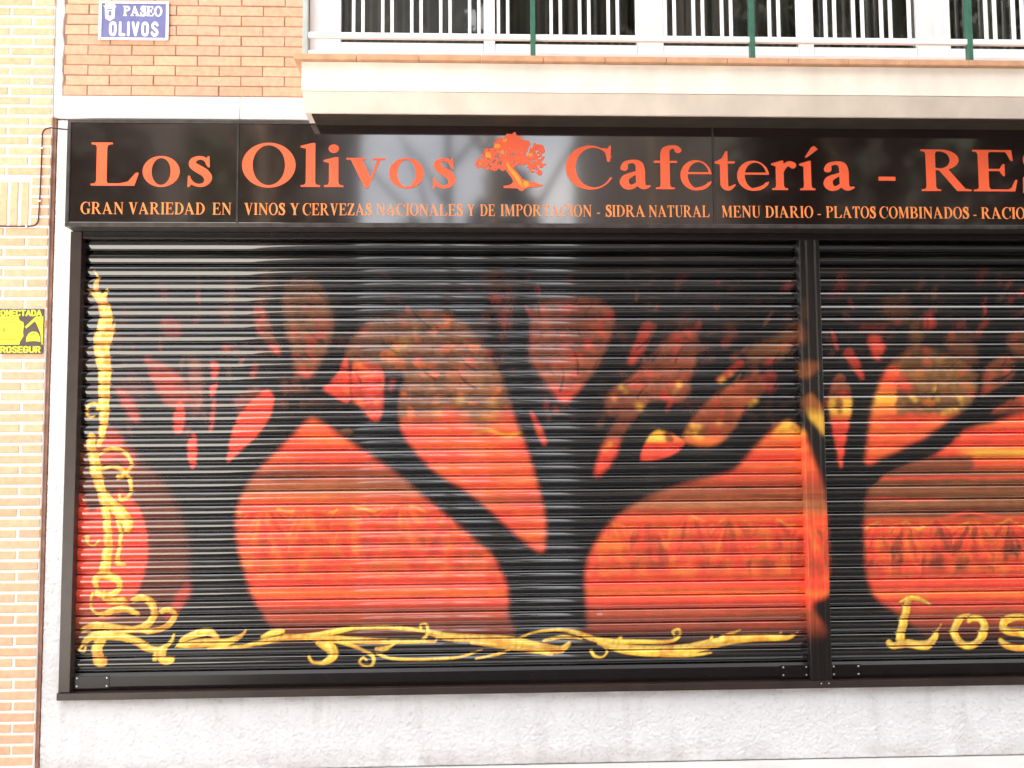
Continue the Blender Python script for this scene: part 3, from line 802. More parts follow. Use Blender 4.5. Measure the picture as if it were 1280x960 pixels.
# ------------------------------------------------------------------ the mural on the shutters
# Drawn on a flat sheet (u to the right, v downwards); HM carries sheet coordinates to metres on the wall.
HM = np.array([[.00453013559, -1.61910786e-05, -2.65661782], [-8.55995949e-05, -.00441869338, 4.27929842], [-3.3240106e-05, 6.1571431e-05, 1.0]])
def wall(P):
    P = np.asarray(P, float); q = np.c_[P[:, 0], P[:, 1], np.ones(len(P))] @ HM.T
    return q[:, :2] / q[:, 2:3]
CX0, CX1, CZ0, CZ1, CP = -2.20, 4.06, .38, 2.95, .0036
NW, NH = int((CX1 - CX0) / CP), int((CZ1 - CZ0) / CP)
GX, GZ = np.meshgrid(CX0 + (np.arange(NW) + .5) * CP, CZ0 + (np.arange(NH) + .5) * CP)
# sheet coordinates of every canvas cell
_q = np.linalg.inv(HM) @ np.stack([GX.ravel(), GZ.ravel(), np.ones(GX.size)])
GU = (_q[0] / _q[2]).reshape(GX.shape); GV = (_q[1] / _q[2]).reshape(GX.shape)
ART = np.zeros((NH, NW, 3)); ART[:] = (.0045, .0038, .004)

def blur(a, s):
    if s <= .3: return a
    r = int(3 * s) + 1; k = np.exp(-.5 * (np.arange(-r, r + 1) / s) ** 2); k /= k.sum()
    p = np.pad(a, ((r, r), (0, 0)), mode='edge'); a = sum(k[i] * p[i:i + a.shape[0]] for i in range(2 * r + 1))
    p = np.pad(a, ((0, 0), (r, r)), mode='edge'); return sum(k[i] * p[:, i:i + a.shape[1]] for i in range(2 * r + 1))

def shape_mask(P, soft=1.3, smooth=True):
    soft = soft * (1.45 if soft > 1.65 else 1.15)
    """-> window slices and a soft 0..1 mask of a closed outline given in sheet coordinates"""
    Q = crom(P, 6, True) if smooth else np.array(P, float)
    W = wall(Q); m = int(4 * soft) + 3
    i0 = max(0, int((W[:, 0].min() - CX0) / CP) - m); i1 = min(NW, int((W[:, 0].max() - CX0) / CP) + m + 1)
    j0 = max(0, int((W[:, 1].min() - CZ0) / CP) - m); j1 = min(NH, int((W[:, 1].max() - CZ0) / CP) + m + 1)
    X = GX[j0:j1, i0:i1]; Z = GZ[j0:j1, i0:i1]
    ins = np.zeros(X.shape, bool); n = len(W)
    for k in range(n):
        ax_, az = W[k]; bx, bz = W[(k + 1) % n]
        if az != bz: ins ^= ((az > Z) != (bz > Z)) & (X < (bx - ax_) * (Z - az) / (bz - az) + ax_)
    return (slice(j0, j1), slice(i0, i1)), blur(ins.astype(float), soft)

RED = np.array((.86, .072, .034)); ORA = np.array((.92, .19, .035)); BRN = np.array((.29, .068, .027)); TAN = np.array((.38, .135, .052))
DRK = np.array((.06, .018, .012)); YEL = np.array((.95, .50, .05)); DIM = np.array((.16, .035, .020)); GLD = np.array((.94, .57, .04)); GLO = np.array((.70, .26, .015)); LEM = np.array((.99, .80, .20))
def lay(sl, m, col):
    m = m[..., None]; ART[sl] = ART[sl] * (1 - m) + col * m
def fill(P, col, op=1.0, soft=1.3, tex=None):
    """tex(u,v) -> colour array for the window, else a flat colour"""
    sl, m = shape_mask(P, soft)
    c = tex(GU[sl], GV[sl]) if tex else np.broadcast_to(col, m.shape + (3,))
    lay(sl, m * op, c)
def mixc(a, b, t): t = np.clip(t, 0, 1)[..., None]; return a * (1 - t) + b * t
def spots(L, col, soft=1.2):
    soft = soft * 1.7
    for u, v, r in L:
        k = 10; P = [(u + r * (1 + .3 * math.sin(3 * a + u)) * math.cos(a), v + r * .9 * (1 + .3 * math.cos(2 * a + v)) * math.sin(a)) for a in [2 * math.pi * i / k for i in range(k)]]
        fill(P, col, .85, soft)

def foliage(base, hot, seed, yel=.0, dark=.5):
    """airbrushed leaf mass: smooth brown that shifts slowly, with a few hot streaks and small bright flecks"""
    def f(u, v):
        a = fbm(u / 22, v / 18, seed, 3); b = fbm(u / 16, v / 12, seed + 20, 3); e = fbm(u / 4.2, v / 4.2, seed + 40, 2); g = fbm(u / 6, v / 6, seed + 60, 3)
        c = mixc(base * (.35 + .6 * dark), base * 1.1, (a - .34) * 3.2)
        c = mixc(c, base * .45, (g - .60) * 3)
        c = mixc(c, hot, (b - .58) * 3.6)
        if yel: c = mixc(c, YEL * .85, (e - (1 - yel * .62)) * 14)
        return c
    return f

# faint leaf wash over the upper part of both shutters
w1 = fbm(GU / 26, GV / 22, 301, 4); w2 = fbm(GU / 9, GV / 9, 331, 3)
wash = np.clip((w1 - .50) * 4.2, 0, 1) * np.clip((w2 - .30) * 3, 0, 1) * np.clip((GV - 338) / 50, 0, 1) * np.clip((545 - GV) / 60, 0, 1)
wash = wash * np.where((GU > 995) & (GU < 1030), 0.2, 1)
lay((slice(None), slice(None)), wash * .55, mixc(DIM * .7, BRN * .62, (w2 - .45) * 4))

# scattered small leaves, left out where the limbs pass
rl_ = random.Random(19)
LIMBS = [[(690, 690), (660, 560), (630, 450), (590, 385)], [(700, 690), (740, 590), (830, 565), (965, 500)], [(640, 690), (560, 600), (430, 500), (330, 440), (290, 370)], [(430, 500), (480, 470), (490, 430)], [(700, 560), (760, 470), (790, 400)], [(270, 640), (300, 590), (380, 510)], [(240, 620), (190, 540), (150, 470)], [(1070, 700), (1075, 560), (1085, 460)], [(1085, 590), (1200, 535), (1290, 470)]]
def off_limb(u, v, m):
    for L in LIMBS:
        for (a, b), (c_, d) in zip(L, L[1:]):
            t = max(0, min(1, ((u - a) * (c_ - a) + (v - b) * (d - b)) / ((c_ - a) ** 2 + (d - b) ** 2)))
            if math.hypot(u - a - t * (c_ - a), v - b - t * (d - b)) < m: return False
    return True
for k in range(230):
    u, v = rl_.uniform(105, 1400), rl_.uniform(338, 540)
    if not off_limb(u, v, 24) or 990 < u < 1032: continue
    an_ = math.atan2(v - 660, u - (690 if u < 1000 else 1075) + (450 if u < 330 else 0)) + rl_.uniform(-.5, .5)
    ln_, w_ = rl_.uniform(4, 15), rl_.uniform(1.8, 5)
    ca, sa = math.cos(an_), math.sin(an_)
    P = [(u + a * ca * ln_ - b * sa * w_, v + a * sa * ln_ + b * ca * w_) for a, b in [(-1, 0), (-.3, 1), (.5, .7), (1, 0), (.4, -.8), (-.4, -.9)]]
    fill(P, [BRN, RED * .5, BRN * .7, TAN * .6, RED * .75][rl_.randrange(5)], rl_.uniform(.3, .75), rl_.uniform(1, 2.4))
# left shutter, left tree
fill([(60, 560), (100, 556), (150, 560), (188, 588), (208, 612), (222, 640), (233, 680), (234, 712), (226, 745), (206, 775), (160, 790), (60, 795)], BRN, .42, 4)
fill([(60, 612), (98, 616), (112, 640), (140, 618), (150, 612), (170, 633), (181, 664), (182, 700), (172, 735), (155, 760), (130, 776), (60, 785)], RED, .92, 1.6, lambda u, v: mixc(RED, BRN, (np.abs(v - 690) - 50) / 45))
fill([(118, 545), (130, 535), (146, 540), (152, 556), (140, 575), (124, 578), (116, 562)], RED * .8, .75, 3)
fill([(150, 560), (166, 566), (162, 590), (150, 585)], RED * .7, .6, 3)
fill([(232, 728), (236, 742), (222, 764), (205, 776), (212, 757)], RED * .7, .7, 2)
# leaf openings
fill([(283, 577), (285, 560), (289, 540), (297, 520), (310, 504), (322, 492), (334, 487), (341, 497), (338, 515), (330, 531), (318, 546), (303, 560), (290, 572)], RED, 1, 1.4)
fill([(290, 500), (304, 490), (320, 484), (326, 490), (308, 505), (297, 515)], DIM * 1.6, .7, 2)
F1 = foliage(BRN, RED, 5, .0, .55)
fill([(179, 446), (188, 449), (205, 456), (218, 464), (230, 480), (235, 498), (226, 507), (210, 508), (199, 496), (188, 476)], RED, .72, 2.2, lambda u, v: mixc(RED * .85, BRN * .9, fbm(u / 14, v / 12, 8, 3) * 1.3 - .25))
fill([(143, 488), (153, 486), (164, 498), (172, 520), (168, 530), (158, 518)], RED * .8, .7, 2)
fill([(140, 478), (160, 474), (180, 482), (176, 500), (160, 492)], DIM * 1.5, .6, 4)
fill([(221, 502), (227, 504), (229, 520), (226, 540), (217, 539), (215, 524)], RED, .9, 1.4)
fill([(240, 541), (244, 550), (244, 570), (241, 585), (237, 583), (233, 568), (234, 553)], RED, .95, 1.2)
fill([(262, 482), (270, 478), (267, 492), (261, 497)], RED * .9, .9, 1.2)
fill([(264, 503), (268, 501), (265, 535), (260, 536)], RED * .7, .7, 1.4)
fill([(262, 452), (272, 455), (270, 470), (264, 472)], RED * .8, .8, 1.4)
fill([(236, 455), (246, 452), (252, 478), (250, 506), (240, 520), (234, 490)], DIM * 2, .7, 3)
fill([(200, 398), (214, 396), (226, 406), (224, 418), (206, 420)], RED * .5, .7, 3)
fill([(272, 386), (284, 384), (290, 402), (280, 406)], BRN, .55, 3)
fill([(232, 440), (246, 446), (250, 462), (238, 460)], TAN * .7, .5, 3)
fill([(283, 345), (292, 350), (292, 378), (286, 392), (281, 370)], BRN * .9, .6, 3)
fill([(318, 370), (327, 376), (334, 398), (341, 418), (350, 438), (343, 441), (333, 430), (321, 415), (316, 395)], BRN, .85, 2, foliage(BRN * .95, RED, 17))
fill([(326, 340), (340, 342), (336, 372), (324, 378)], BRN, .42, 4)
spots([(326, 397, 3), (324, 413, 3), (345, 437, 4), (338, 432, 3), (356, 377, 2.2), (205, 402, 3), (182, 447, 3)], RED)
fill([(360, 350), (380, 344), (400, 356), (412, 384), (416, 405), (413, 425), (405, 440), (395, 460), (382, 470), (368, 462), (366, 450), (362, 430), (356, 410), (352, 385), (354, 365)], BRN, .9, 2.4, foliage(TAN * .78, RED * .8, 23, .12, .6))
spots([(411, 403, 3), (404, 412, 3), (366, 417, 3.5), (388, 436, 3), (392, 452, 3), (376, 462, 5), (384, 466, 4)], RED * .95, 2)
# the slotted leaf group and the great arch canopy
fill([(404, 487), (412, 477), (422, 465), (428, 452), (433, 445), (436, 470), (437, 490), (434, 503), (420, 497)], RED, .95, 1.4, foliage(RED * .9, ORA * .9, 31, .05, .8))
fill([(441, 452), (450, 448), (470, 452), (479, 468), (480, 495), (478, 515), (472, 526), (462, 523), (450, 508), (440, 500), (437, 478)], RED, .95, 1.6, foliage(RED * .9, ORA, 33, .05, .72))
CAN = [(680, 689), (682, 650), (676, 620), (666, 585), (656, 555), (646, 530), (637, 500), (631, 480), (622, 460), (608, 438), (595, 418), (580, 402), (555, 392), (530, 388), (500, 391), (470, 400), (448, 413), (436, 430), (432, 450), (450, 452), (474, 458), (484, 463), (498, 470), (498, 490), (496, 515), (503, 540), (520, 565), (545, 590), (580, 612), (615, 640), (645, 668), (665, 684)]
def canopy(u, v):
    fol = foliage(TAN * .70, ORA * .8, 51, .14, .5)(u, v)
    red = mixc(RED, ORA * .95, fbm(u / 60, v / 14, 61, 3) * 1.6 - .55)
    bandy = fbm(u / 40, v / 40, 62, 2) * 36
    c = mixc(fol, red, (v + bandy - 528) / 30)
    c = mixc(c, YEL, np.exp(-((v - 541 - 3 * np.sin(u / 9)) / 2.6) ** 2) * np.clip((u - 585) / 35, 0, 1) * .75)
    return mixc(c, BRN * 1.25, np.exp(-((v - 625) / 10) ** 2) * .55)
fill(CAN, RED, .97, 2.2, canopy)
fill([(480, 540), (479, 500), (481, 478), (488, 466), (500, 462), (505, 474), (498, 496), (497, 520), (497, 540)], np.array((.005, .004, .004)), .93, 1.8)
spots([(490, 477, 3), (489, 485, 2.5)], RED)
spots([(455, 414, 4), (458, 452, 3), (505, 405, 3), (535, 392, 3.5), (553, 434, 4), (585, 449, 4), (590, 455, 3.5), (575, 462, 4), (543, 468, 3), (541, 455, 2.5), (574, 478, 3), (522, 450, 4), (612, 440, 3)], RED, 1.8)
spots([(505, 430, 5), (495, 438, 5), (519, 412, 3.5), (600, 478, 3), (547, 516, 4), (575, 500, 4), (615, 503, 4), (619, 518, 3), (610, 521, 2.5), (602, 520, 2.5), (560, 537, 2), (548, 541, 2)], YEL * .75, 2)
# small upper flecks and the heart
fill([(600, 342), (630, 340), (642, 350), (644, 375), (642, 400), (634, 418), (626, 404), (618, 382), (606, 360)], BRN, .5, 3, foliage(BRN * .75, RED * .8, 71))
spots([(629, 396, 4.5), (632, 405, 3), (617, 370, 3), (610, 395, 2), (634, 385, 2.5)], RED, 1.8)
fill([(668, 384), (680, 376), (710, 373), (740, 372), (759, 379), (768, 392), (766, 415), (758, 435), (745, 460), (730, 480), (716, 496), (706, 502), (697, 497), (685, 480), (671, 461), (663, 448), (662, 430), (664, 405)], BRN, .9, 2.2,
     lambda u, v: mixc(foliage(BRN * 1.15, RED * .8, 81, .06, .6)(u, v), RED * .95, (v - 474) / 26))
spots([(680, 386, 4), (707, 432, 4), (713, 428, 3), (736, 430, 5), (715, 443, 3), (722, 447, 4), (691, 452, 2.5), (708, 471, 2.5), (674, 458, 2.5), (741, 408, 3)], RED, 1.6)
fill([(663, 515), (669, 519), (678, 537), (684, 553), (679, 556), (671, 540)], RED * .8, .8, 1.6); spots([(675, 538, 3)], ORA)
# right-hand leaves of the big tree
fill([(806, 404), (817, 404), (812, 425), (803, 441), (794, 453), (786, 453), (790, 438), (797, 420)], RED * .62, .85, 2)
NL = [(744, 593), (748, 575), (755, 555), (765, 535), (775, 516), (766, 520), (757, 508), (759, 494), (770, 484), (785, 475), (800, 461), (815, 444), (832, 425), (850, 411), (869, 414), (873, 432), (870, 455), (863, 475), (864, 490), (850, 501), (838, 500), (815, 500), (800, 515), (790, 528), (778, 545), (772, 565), (762, 582), (752, 593)]
fill(NL, BRN, .92, 2, lambda u, v: mixc(foliage(BRN * 1.0, RED * .75, 91, .08, .45)(u, v), RED, (v - 545) / 14))
spots([(790, 452, 2), (815, 468, 3), (808, 466, 3), (862, 414, 3.5), (856, 470, 3), (790, 480, 3), (768, 496, 3), (800, 485, 3)], RED, 1.4)
spots([(778, 484, 3), (783, 490, 2.5), (768, 498, 2.2), (850, 480, 4), (844, 490, 2.2), (763, 556, 3), (757, 561, 2.5), (800, 508, 5)], YEL, 1.2)
fill([(802, 575), (805, 560), (812, 546), (822, 538), (835, 540), (845, 544), (857, 553), (850, 563), (838, 570), (820, 575)], RED, 1, 1.2, lambda u, v: mixc(mixc(YEL, ORA, (u - 828) / 10), RED, (v - 550) / 5))
fill([(832, 540), (840, 541), (843, 551), (834, 552)], DRK, .8, 1.4)
fill([(855, 549), (862, 530), (878, 510), (895, 494), (915, 481), (940, 471), (957, 471), (959, 485), (950, 496), (936, 507), (915, 540), (897, 555), (880, 558), (866, 555)], BRN, .95, 1.8, lambda u, v: mixc(foliage(np.array((.34, .07, .02)), RED * .55, 101, .10, .55)(u, v), ORA, (v - 542) / 10))
spots([(867, 532, 3.5), (874, 533, 3.2), (861, 541, 3), (870, 543, 4), (876, 547, 4), (945, 501, 3), (940, 506, 2.5), (900, 528, 3)], YEL, 1.2)
fill([(896, 475), (910, 462), (926, 449), (931, 455), (915, 469), (905, 477)], RED * .5, .8, 1.6); spots([(905, 474, 3), (902, 475, 2.5), (915, 468, 1.6)], YEL, 1)
fill([(934, 440), (950, 428), (968, 424), (972, 440), (955, 450), (940, 452)], np.array((.26, .09, .03)), .75, 3)
fill([(980, 412), (1000, 404), (1004, 430), (988, 424)], np.array((.30, .09, .03)), .6, 3)
fill([(955, 470), (965, 462), (972, 470), (968, 490), (958, 486)], RED * .4, .6, 2.5)
fill([(905, 408), (918, 402), (925, 418), (912, 428)], BRN * .6, .6, 3)
fill([(968, 424), (985, 418), (990, 440), (975, 448)], np.array((.30, .12, .03)), .6, 3)
fill([(845, 396), (862, 390), (866, 402), (850, 408)], BRN * .5, .6, 3)

def ridge(u, k, amp, w): return amp * (fbm(u / w, u * 0 + k, int(k), 4) - .5) * 2
def landscape(top_v, seed, lx, peaks):
    """sunset bay: red sky, brown haze, lit mountains with raked flanks, bright water, fading shore"""
    def f(u, v):
        c = mixc(RED, ORA * .92, fbm(u / 80, v / 8, seed, 3) * 1.5 - .5)
        hz = fbm(u / 70, v / 7, seed + 3, 3)
        c = mixc(c, BRN * .95, np.exp(-((v - (top_v - 36)) / 20) ** 2) * .95 * (.55 + .7 * hz))
        c = mixc(c, TAN, np.exp(-((v - (top_v - 22)) / 9) ** 2) * .8)
        c = mixc(c, DRK * 1.8, np.clip((fbm(u / 60, v / 5, seed + 21, 3) - .56) * 4, 0, 1) * np.exp(-((v - (top_v - 36)) / 22) ** 2) * .8)
        rv = top_v + 7 + ridge(u, seed + 1, 5, 16); near = np.full(u.shape, 1e9); pc_ = u * 0
        for pk, w, h in peaks:
            d = np.abs(u - pk)
            rv = np.minimum(rv, top_v + 7 - h * np.clip(1 - (d / w) ** .85, 0, 1) - 0 + ridge(u, seed + 1, 3.5, 13))
            pc_ = np.where(d / w < near, pk, pc_); near = np.minimum(near, d / w)
        dep = np.maximum(v - rv, 0)
        m = np.clip((v - rv) / 2.0, 0, 1)
        ray = (u - pc_) / (dep + 13) * 4.2
        n1 = fbm(ray + pc_ * .37, v / 34, seed + 7, 3); n2 = fbm(u / 12, v / 9, seed + 9, 3)
        body = np.clip(dep / 9, 0, 1) * np.clip((724 - v) / 16, 0, 1)
        sh = np.clip((n1 - .50) * 4.5, 0, 1) * .75 + np.clip((n2 - .52) * 3.5, 0, 1) * .45 + np.where(u > pc_, .10, 0)
        rock = mixc(mixc(RED, ORA * .9, (n2 - .35) * 1.6), np.array((.20, .040, .018)), sh * body * lx)
        rock = mixc(rock, ORA * 1.03, np.clip((n1 - .36) * -6 + .3, 0, 1) * body * .7)
        c = mixc(c, rock, m)
        c = mixc(c, YEL * .95, np.exp(-((v - rv - 1.5) / 1.7) ** 2) * np.clip((fbm(u / 11, u * 0, seed + 12, 3) - .46) * 3.6, 0, 1) * .7)
        c = mixc(c, RED, np.clip((v - 720) / 9, 0, 1))
        c = mixc(c, ORA * 1.02, np.exp(-((v - 742 + ridge(u, seed + 5, 3, 60)) / 5) ** 2) * .8)
        c = mixc(c, BRN * .95, np.clip((v - 752) / 12, 0, 1) * (.55 + .45 * fbm(u / 50, v / 5, seed + 15, 3)))
        return mixc(c, DRK * .5, np.clip((v - 772) / 26, 0, 1))
    return f
fill([(385, 524), (365, 545), (345, 565), (320, 590), (303, 615), (295, 640), (294, 665), (298, 690), (305, 715), (313, 742), (326, 765), (343, 795), (360, 806), (500, 806), (634, 800), (635, 770), (634, 735), (625, 714), (612, 692), (580, 664), (545, 635), (505, 600), (470, 575), (440, 555), (410, 534), (396, 525)], RED, 1, 2.3, landscape(634, 131, .38, [(330, 45, 8), (385, 40, 6), (440, 45, 9), (500, 45, 11), (560, 40, 8), (610, 40, 6)]))
fill([(737, 806), (735, 785), (733, 740), (733, 715), (740, 690), (755, 665), (780, 640), (810, 622), (850, 607), (890, 597), (920, 587), (945, 560), (965, 540), (985, 527), (997, 533), (1004, 545), (1013, 570), (1031, 625), (1037, 680), (1037, 728), (1030, 745), (1013, 756), (1011, 806)], RED, 1, 2.3, landscape(653, 163, .65, [(765, 40, 8), (812, 38, 10), (862, 40, 18), (915, 42, 14), (966, 42, 13), (1010, 36, 9), (1040, 30, 8)]))
fill([(966, 545), (985, 526), (1000, 536), (1004, 548), (985, 552)], YEL, .95, 1.8, lambda u, v: mixc(YEL, ORA, (v - 538) / 9))
spots([(992, 534, 3), (997, 537, 2)], DRK, 1)
# paint on the post between the shutters
fill([(1003, 500), (1012, 492), (1024, 508), (1028, 525), (1028, 545), (1020, 535), (1008, 520)], ORA, .8, 1.8, lambda u, v: mixc(np.array((.35, .10, .02)), YEL * .9, (v - 508) / 14))
fill([(1000, 455), (1010, 452), (1022, 456), (1012, 470), (1002, 472)], np.array((.30, .09, .02)), .7, 2.5)
fill([(1001, 375), (1006, 372), (1006, 398), (1001, 398)], np.array((.16, .07, .02)), .6, 2)
# right shutter
BV = [(1053, 586), (1047, 560), (1042, 535), (1039, 515), (1038, 498), (1042, 478), (1050, 467), (1060, 474), (1067, 500), (1063, 530), (1058, 556)]
fill(BV, RED, 1, 1.5, lambda u, v: mixc(foliage(BRN, RED * .7, 191)(u, v), mixc(YEL, RED, (v - 512) / 14), (v - 494) / 8))
spots([(1041, 506, 3.5), (1062, 505, 3.5), (1058, 502, 2.5)], YEL, 1.2); fill([(1046, 500), (1054, 498), (1056, 512), (1050, 518)], BRN * .7, .85, 1.6)
VV = [(1085, 580), (1086, 560), (1089, 535), (1093, 510), (1099, 488), (1108, 466), (1118, 452), (1135, 440), (1160, 436), (1195, 444), (1216, 458), (1224, 480), (1217, 503), (1206, 512), (1188, 524), (1160, 545), (1130, 560), (1105, 572)]
def vtex(u, v):
    fol = foliage(np.array((.26, .11, .035)), np.array((.5, .12, .02)), 201, .10, .4)(u, v)
    red = mixc(RED, ORA, fbm(u / 60, v / 10, 205, 3) * 1.4 - .4)
    inside = np.clip((v - 512 - 6 * fbm(u / 12, v / 12, 207, 2)) / 6, 0, 1)
    edge = np.clip((1127 - u - .12 * (v - 480) + 6 * (fbm(u / 9, v / 9, 209, 2) - .5)) / 5, 0, 1) * np.clip((v - 452) / 12, 0, 1)
    c = mixc(fol, red, np.maximum(inside, edge))
    return mixc(c, YEL, edge * np.exp(-((v - 500) / 12) ** 2) * .8)
fill(VV, RED, 1, 2.2, vtex)
spots([(1132, 480, 7), (1130, 471, 5), (1138, 486, 4)], RED, 1.6); spots([(1143, 496, 3), (1146, 500, 3), (1171, 487, 2.5), (1175, 499, 2), (1203, 498, 3), (1184, 515, 2.5), (1190, 513, 2.5), (1197, 511, 2.5), (1180, 517, 2), (1205, 505, 2), (1165, 499, 1.6)], YEL, 1)
spots([(1162, 452, 4), (1160, 438, 3.5), (1207, 463, 3), (1209, 480, 3), (1218, 490, 4)], RED * .9, 1.4)
fill([(1056, 440), (1066, 436), (1076, 452), (1082, 472), (1078, 474), (1068, 460)], RED * .7, .8, 1.6)
fill([(1087, 423), (1100, 420), (1108, 432), (1103, 446), (1096, 448)], RED, .9, 1.8); spots([(1083, 409, 3.5), (1094, 410, 3.5), (1105, 410, 3.5)], RED * .8, 2)
fill([(1040, 372), (1056, 366), (1060, 344), (1050, 340), (1046, 356), (1034, 376)], RED * .35, .6, 3); spots([(1055, 342, 3), (1054, 357, 3)], RED * .6, 2.4)
fill([(1106, 372), (1138, 372), (1140, 398), (1128, 404), (1108, 396)], np.array((.15, .05, .015)), .75, 3); spots([(1124, 402, 3)], RED * .8, 1.6)
fill([(1158, 394), (1166, 390), (1172, 405), (1164, 412), (1158, 408)], RED * .7, .9, 2); spots([(1161, 408, 3.5), (1201, 408, 4)], RED * .7, 2)
fill([(1140, 404), (1152, 404), (1155, 428), (1142, 432)], np.array((.22, .08, .02)), .75, 3)
fill([(1184, 420), (1212, 420), (1226, 445), (1216, 456), (1190, 440)], np.array((.20, .06, .02)), .7, 3)
fill([(1231, 494), (1234, 466), (1245, 450), (1262, 444), (1270, 456), (1266, 476), (1250, 488)], BRN, .9, 2, foliage(np.array((.30, .08, .03)), RED * .7, 221, 0, .5)); spots([(1237, 488, 4), (1262, 463, 3.5), (1238, 470, 3)], RED, 1.8)
fill([(1262, 420), (1280, 412), (1320, 410), (1330, 440), (1290, 450), (1268, 440)], np.array((.24, .07, .02)), .75, 3); spots([(1272, 424, 3)], RED * .8, 1.8)
fill([(1236, 516), (1250, 500), (1280, 488), (1340, 470), (1400, 480), (1400, 505), (1300, 512), (1260, 514)], np.array((.55, .06, .02)), .9, 2.2, foliage(np.array((.42, .07, .02)), RED, 231, 0, .4))
WV = [(1083, 650), (1085, 622), (1092, 606), (1110, 590), (1135, 580), (1165, 570), (1190, 555), (1203, 541), (1222, 534), (1245, 528), (1280, 517), (1340, 512), (1420, 530), (1440, 600), (1440, 806), (1210, 806), (1160, 796), (1128, 770), (1098, 748), (1088, 726), (1084, 700)]
def wtex(u, v):
    c = landscape(655, 241, .95, [(1100, 26, 8), (1135, 30, 10), (1172, 28, 13), (1222, 40, 12), (1266, 34, 14), (1310, 40, 16), (1370, 40, 14)])(u, v)
    up = mixc(RED, ORA, fbm(u / 60, v / 7, 251, 3) * 1.5 - .5)
    up = mixc(up, YEL, np.exp(-((v - 566) / 5) ** 2) * np.clip((u - 1195) / 30, 0, 1) * .85)
    up = mixc(up, BRN * .8, np.clip((v - 568) / 5, 0, 1) * (np.clip((1222 - u) / 6, 0, 1) * .8 + .2))
    hz = mixc(BRN * .62, TAN * .72, fbm(u / 70, v / 9, 261, 3) * 1.7 - .35)
    hz = mixc(hz, RED * .9, np.exp(-((v - 598 - ridge(u, 5, 4, 40)) / 2.4) ** 2) * .8)
    hz = mixc(hz, RED * .9, np.exp(-((v - 625 - ridge(u, 6, 3, 30)) / 1.8) ** 2) * np.clip((1190 - u) / 20, 0, 1) * .8)
    hz = mixc(hz, RED, np.exp(-((v - 647 + 6 * np.exp(-((u - 1215) / 20) ** 2)) / 2.2) ** 2) * np.clip((u - 1180) / 12, 0, 1) * .8)
    up = mixc(up, hz, (v - 582) / 10)
    return mixc(up, c, (v - 646) / 4)
fill(WV, RED, 1, 2.3, wtex)
fill([(1084, 600), (1100, 580), (1130, 568), (1165, 556), (1190, 540), (1213, 513), (1240, 490), (1290, 468), (1400, 440), (1400, 462), (1300, 488), (1262, 502), (1240, 518), (1248, 526), (1232, 528), (1208, 534), (1203, 545), (1195, 546), (1190, 555), (1165, 570), (1135, 580), (1110, 592), (1092, 608)], np.array((.005, .004, .004)), .97, 1.6)

# leaf groups weaken leftwards and darken upwards, partly painted-in sign and balcony shade
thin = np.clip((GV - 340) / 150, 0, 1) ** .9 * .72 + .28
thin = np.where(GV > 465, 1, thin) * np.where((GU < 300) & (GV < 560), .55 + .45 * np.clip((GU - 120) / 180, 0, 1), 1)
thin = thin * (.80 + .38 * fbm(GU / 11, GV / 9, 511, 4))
for k in range(110):                                             # fine twigs cutting across the leaf masses
    u, v = rl_.uniform(110, 1330), rl_.uniform(350, 505)
    if 990 < u < 1032: continue
    an_ = math.atan2(v - 640, u - (690 if u < 1000 else 1075) + (450 if u < 330 else 0)) + rl_.uniform(-.6, .6); ln_ = rl_.uniform(14, 40); w_ = rl_.uniform(.5, 1.5); bd = rl_.uniform(-5, 5)
    ca, sa = math.cos(an_), math.sin(an_)
    fill([(u - sa * w_, v + ca * w_), (u + ca * ln_ * .5 - sa * (w_ * .7 + bd), v + sa * ln_ * .5 + ca * (w_ * .7 + bd)), (u + ca * ln_, v + sa * ln_), (u + ca * ln_ * .5 - sa * (bd - w_ * .7), v + sa * ln_ * .5 + ca * (bd - w_ * .7)), (u + sa * w_, v - ca * w_)], np.array((.006, .005, .004)), .8, .8)
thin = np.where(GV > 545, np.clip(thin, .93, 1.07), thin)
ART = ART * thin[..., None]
# gilt scrollwork
OUT = np.zeros((NH, NW)); INN = np.zeros((NH, NW)); LIT = np.zeros((NH, NW))
def gilt(P, n=7):
    Q = crom(P, n)
    seg = np.hypot(np.diff(Q[:, 0]), np.diff(Q[:, 1]))
    pts = [Q[0]]
    for a, b, s in zip(Q[:-1], Q[1:], seg):
        m = max(1, int(s / 1.2))
        for k in range(1, m + 1): pts.append(a + (b - a) * k / m)
    pts = np.array(pts); W = wall(pts[:, :2]); R = np.maximum(pts[:, 2] * np.where(pts[:, 2] < 3.6, .74, .82), .6) * .00445
    for i in range(len(pts)):
        x, z = W[i]; r = R[i]; e = r + .007
        i0, i1 = max(0, int((x - e - CX0) / CP)), min(NW, int((x + e - CX0) / CP) + 2); j0, j1 = max(0, int((z - e - CZ0) / CP)), min(NH, int((z + e - CZ0) / CP) + 2)
        if i0 >= i1 or j0 >= j1: continue
        d = np.hypot(GX[j0:j1, i0:i1] - x, GZ[j0:j1, i0:i1] - z)
        np.maximum(OUT[j0:j1, i0:i1], np.clip((r + .004 - d) / .003, 0, 1), out=OUT[j0:j1, i0:i1])
        np.maximum(INN[j0:j1, i0:i1], np.clip((r - d) / .0035 + .5, 0, 1), out=INN[j0:j1, i0:i1])
        d2 = np.hypot(GX[j0:j1, i0:i1] - x + r * .35, GZ[j0:j1, i0:i1] - z - r * .35)
        np.maximum(LIT[j0:j1, i0:i1], np.clip((r * .62 - d2) / (r * .5 + .001), 0, 1), out=LIT[j0:j1, i0:i1])
